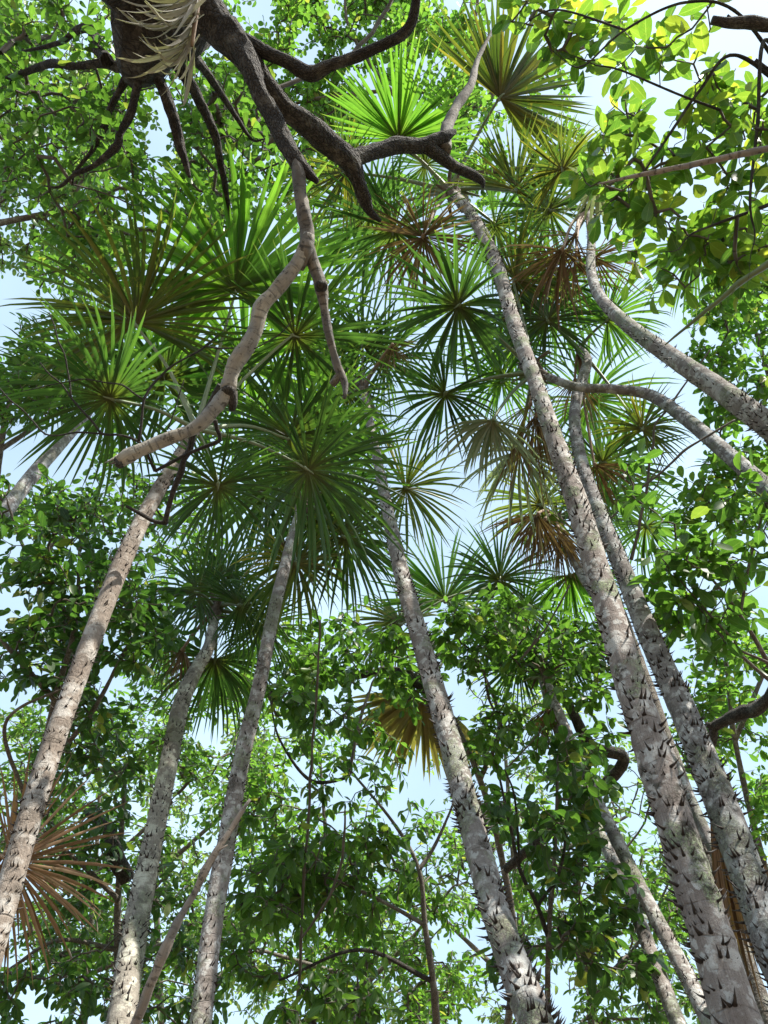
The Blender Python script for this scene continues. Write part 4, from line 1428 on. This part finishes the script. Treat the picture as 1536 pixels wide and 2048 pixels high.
tree('broadleaf_tree', 'dense green tree filling the middle around the far palm fans',
    [(1010, 2160, 6.2, 30), (1030, 1900, 6.2, 26), (1000, 1700, 6.3, 24), (960, 1560, 6.3, 22), (900, 1430, 6.4, 18), (830, 1345, 6.5, 14)],
    [
        ['bark_black', (890, 1420, 6.4, 26), (800, 1345, 6.4, 24), (700, 1352, 6.4, 20), (600, 1345, 6.5, 10)],
        ['bark_black', (1010, 1740, 6.2, 22), (1240, 1535, 6.0, 30), (1180, 1490, 6.0, 32), (1130, 1400, 6.1, 22), (1060, 1330, 6.2, 10)],
        [(960, 1560, 6.3, 14), (1000, 1450, 6.3, 10), (960, 1330, 6.4, 6)],
        [(900, 1430, 6.4, 12), (780, 1300, 6.4, 8), (720, 1250, 6.4, 5)],
    ],
    [(760, 1320, 150, 90, 5.4, 6.8, 80, 7), (960, 1320, 150, 110, 5.4, 6.8, 95, 7), (1100, 1430, 130, 130, 5.4, 6.6, 75, 7), (1130, 1280, 110, 80, 5.4, 6.6, 45, 4), (540, 1330, 120, 110, 5.6, 6.8, 70, 6), (1010, 1530, 90, 90, 5.6, 6.6, 30, 4)],
    ('oval', 0.48, 0.135, 'leaf_mid', 0.42), 'bark_grey', 300, 251, TG, hang=0.45)
tree('broadleaf_tree', 'slender tree with round dark leaves on black stems right of the middle palm',
    [(1095, 2150, 4.0, 24), (1095, 2000, 4.0, 21), (1098, 1860, 4.0, 18), (1110, 1700, 4.1, 14), (1115, 1560, 4.2, 10), (1120, 1470, 4.3, 6)],
    [
        ['bark_black', (1095, 1870, 4.0, 12), (1072, 1805, 4.0, 11), (1040, 1740, 4.0, 10), (1020, 1650, 4.0, 9), (1000, 1560, 4.1, 6)],
        ['bark_black', (1075, 1812, 4.0, 9), (1120, 1740, 4.0, 8), (1135, 1640, 4.0, 6)],
        ['bark_black', (1040, 1745, 4.0, 7), (1030, 1600, 4.0, 6), (1010, 1540, 4.0, 4)],
    ],
    [(1080, 1680, 100, 130, 3.7, 4.4, 42, 6), (1170, 1800, 90, 130, 3.7, 4.6, 38, 5), (1140, 1560, 100, 80, 3.8, 4.6, 30, 4), (1250, 1960, 90, 80, 3.4, 4.0, 14, 3), (1040, 1980, 60, 70, 3.6, 4.2, 10, 2)],
    ('round', 0.58, 0.10, 'leaf_dark', 0.5), 'bark_grey', 300, 257, TG, hang=0.4)
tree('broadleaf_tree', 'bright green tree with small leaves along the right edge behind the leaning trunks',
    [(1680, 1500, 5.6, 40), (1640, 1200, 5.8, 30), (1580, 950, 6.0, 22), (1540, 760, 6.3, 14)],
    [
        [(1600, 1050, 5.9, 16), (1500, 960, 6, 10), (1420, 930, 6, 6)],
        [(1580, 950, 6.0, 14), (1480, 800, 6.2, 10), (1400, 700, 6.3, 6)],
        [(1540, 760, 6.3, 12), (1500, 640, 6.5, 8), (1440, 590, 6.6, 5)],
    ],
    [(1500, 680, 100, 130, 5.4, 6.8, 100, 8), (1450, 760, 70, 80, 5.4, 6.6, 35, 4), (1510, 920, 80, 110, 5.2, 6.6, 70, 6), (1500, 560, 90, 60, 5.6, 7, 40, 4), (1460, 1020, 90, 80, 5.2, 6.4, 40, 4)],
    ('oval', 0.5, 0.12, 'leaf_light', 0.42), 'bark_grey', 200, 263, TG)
tree('broadleaf_tree', 'tree with big glossy leaves close by, right of the thick thorny palm',
    [(1640, 1620, 3.6, 30), (1560, 1380, 3.6, 20), (1480, 1230, 3.6, 13), (1400, 1130, 3.6, 8)],
    [
        [(1560, 1380, 3.6, 10), (1460, 1290, 3.6, 8), (1380, 1200, 3.6, 5)],
        [(1480, 1230, 3.6, 9), (1500, 1120, 3.6, 7), (1530, 1010, 3.6, 4)],
    ],
    [(1360, 1120, 100, 80, 3.3, 3.8, 22, 5), (1460, 1150, 90, 90, 3.3, 3.9, 20, 5), (1370, 1230, 90, 60, 3.3, 3.9, 14, 3), (1500, 1010, 60, 60, 3.3, 3.8, 9, 2), (1260, 1000, 40, 30, 3.5, 3.8, 5, 1)],
    ('oval', 0.46, 0.135, 'leaf_mid', 0.48), 'bark_grey', 300, 269, TG, hang=0.4)
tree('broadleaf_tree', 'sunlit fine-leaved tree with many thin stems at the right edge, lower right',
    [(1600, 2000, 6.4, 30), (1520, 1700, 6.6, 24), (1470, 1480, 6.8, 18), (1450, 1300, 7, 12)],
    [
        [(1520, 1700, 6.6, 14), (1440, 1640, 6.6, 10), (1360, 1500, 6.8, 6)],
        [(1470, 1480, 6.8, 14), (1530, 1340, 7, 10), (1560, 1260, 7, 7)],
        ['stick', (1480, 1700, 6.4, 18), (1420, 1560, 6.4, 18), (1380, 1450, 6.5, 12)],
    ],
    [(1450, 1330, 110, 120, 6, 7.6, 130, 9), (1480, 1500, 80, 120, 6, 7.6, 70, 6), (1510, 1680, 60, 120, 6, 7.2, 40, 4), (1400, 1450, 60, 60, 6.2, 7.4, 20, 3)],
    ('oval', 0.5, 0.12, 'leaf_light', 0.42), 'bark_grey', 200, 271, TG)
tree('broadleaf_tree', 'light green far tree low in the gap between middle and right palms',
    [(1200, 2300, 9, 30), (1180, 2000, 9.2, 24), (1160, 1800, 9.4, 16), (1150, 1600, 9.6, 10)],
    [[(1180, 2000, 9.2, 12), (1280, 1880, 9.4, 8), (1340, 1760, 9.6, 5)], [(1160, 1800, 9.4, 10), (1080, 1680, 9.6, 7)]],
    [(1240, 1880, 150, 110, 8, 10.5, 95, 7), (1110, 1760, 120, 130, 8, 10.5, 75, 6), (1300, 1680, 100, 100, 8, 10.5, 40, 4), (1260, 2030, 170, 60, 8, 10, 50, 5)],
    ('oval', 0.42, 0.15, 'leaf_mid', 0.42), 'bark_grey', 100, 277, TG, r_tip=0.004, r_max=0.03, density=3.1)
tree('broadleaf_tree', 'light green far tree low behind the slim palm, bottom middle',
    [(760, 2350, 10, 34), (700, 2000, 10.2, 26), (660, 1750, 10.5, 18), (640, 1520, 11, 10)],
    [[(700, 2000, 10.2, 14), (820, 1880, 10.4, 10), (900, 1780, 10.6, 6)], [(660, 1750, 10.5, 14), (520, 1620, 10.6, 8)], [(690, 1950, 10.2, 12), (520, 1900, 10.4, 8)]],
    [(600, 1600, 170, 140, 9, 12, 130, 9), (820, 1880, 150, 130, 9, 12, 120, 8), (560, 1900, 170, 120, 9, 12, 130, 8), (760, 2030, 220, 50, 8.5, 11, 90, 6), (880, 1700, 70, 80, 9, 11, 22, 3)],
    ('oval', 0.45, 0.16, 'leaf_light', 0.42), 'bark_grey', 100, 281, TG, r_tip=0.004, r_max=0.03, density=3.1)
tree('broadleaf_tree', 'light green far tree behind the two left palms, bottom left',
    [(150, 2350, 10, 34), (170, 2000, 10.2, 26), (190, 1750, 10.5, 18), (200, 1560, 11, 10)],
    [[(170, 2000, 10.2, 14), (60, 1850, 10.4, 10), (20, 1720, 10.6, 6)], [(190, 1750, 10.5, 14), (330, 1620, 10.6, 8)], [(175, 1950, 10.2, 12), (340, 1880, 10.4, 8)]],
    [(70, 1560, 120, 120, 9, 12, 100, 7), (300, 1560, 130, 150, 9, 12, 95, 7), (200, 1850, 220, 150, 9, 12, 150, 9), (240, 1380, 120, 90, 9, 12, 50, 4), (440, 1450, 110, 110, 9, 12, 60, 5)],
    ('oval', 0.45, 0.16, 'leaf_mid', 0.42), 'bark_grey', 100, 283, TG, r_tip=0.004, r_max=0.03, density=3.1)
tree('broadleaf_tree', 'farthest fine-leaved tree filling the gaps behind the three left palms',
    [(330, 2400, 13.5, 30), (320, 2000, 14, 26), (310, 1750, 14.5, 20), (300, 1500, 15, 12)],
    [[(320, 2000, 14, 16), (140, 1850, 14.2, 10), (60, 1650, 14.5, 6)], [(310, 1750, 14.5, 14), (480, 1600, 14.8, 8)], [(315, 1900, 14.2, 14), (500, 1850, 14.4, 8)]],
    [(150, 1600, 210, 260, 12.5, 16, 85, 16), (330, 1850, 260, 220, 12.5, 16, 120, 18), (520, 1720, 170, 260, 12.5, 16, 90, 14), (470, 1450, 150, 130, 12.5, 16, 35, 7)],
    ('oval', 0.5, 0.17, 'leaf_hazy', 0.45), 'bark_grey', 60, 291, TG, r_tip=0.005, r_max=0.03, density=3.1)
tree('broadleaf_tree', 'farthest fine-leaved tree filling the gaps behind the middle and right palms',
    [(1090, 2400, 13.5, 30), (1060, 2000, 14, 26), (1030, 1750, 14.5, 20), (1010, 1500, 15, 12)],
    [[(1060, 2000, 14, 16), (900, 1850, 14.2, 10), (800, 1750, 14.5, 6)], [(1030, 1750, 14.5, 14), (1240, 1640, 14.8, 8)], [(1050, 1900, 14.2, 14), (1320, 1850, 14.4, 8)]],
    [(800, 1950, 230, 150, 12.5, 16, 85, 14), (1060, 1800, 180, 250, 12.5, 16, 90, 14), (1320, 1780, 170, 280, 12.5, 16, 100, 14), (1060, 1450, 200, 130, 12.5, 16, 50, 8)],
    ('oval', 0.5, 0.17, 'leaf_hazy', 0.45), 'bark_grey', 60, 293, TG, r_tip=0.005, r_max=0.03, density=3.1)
print('LEAVES', N_LEAVES)
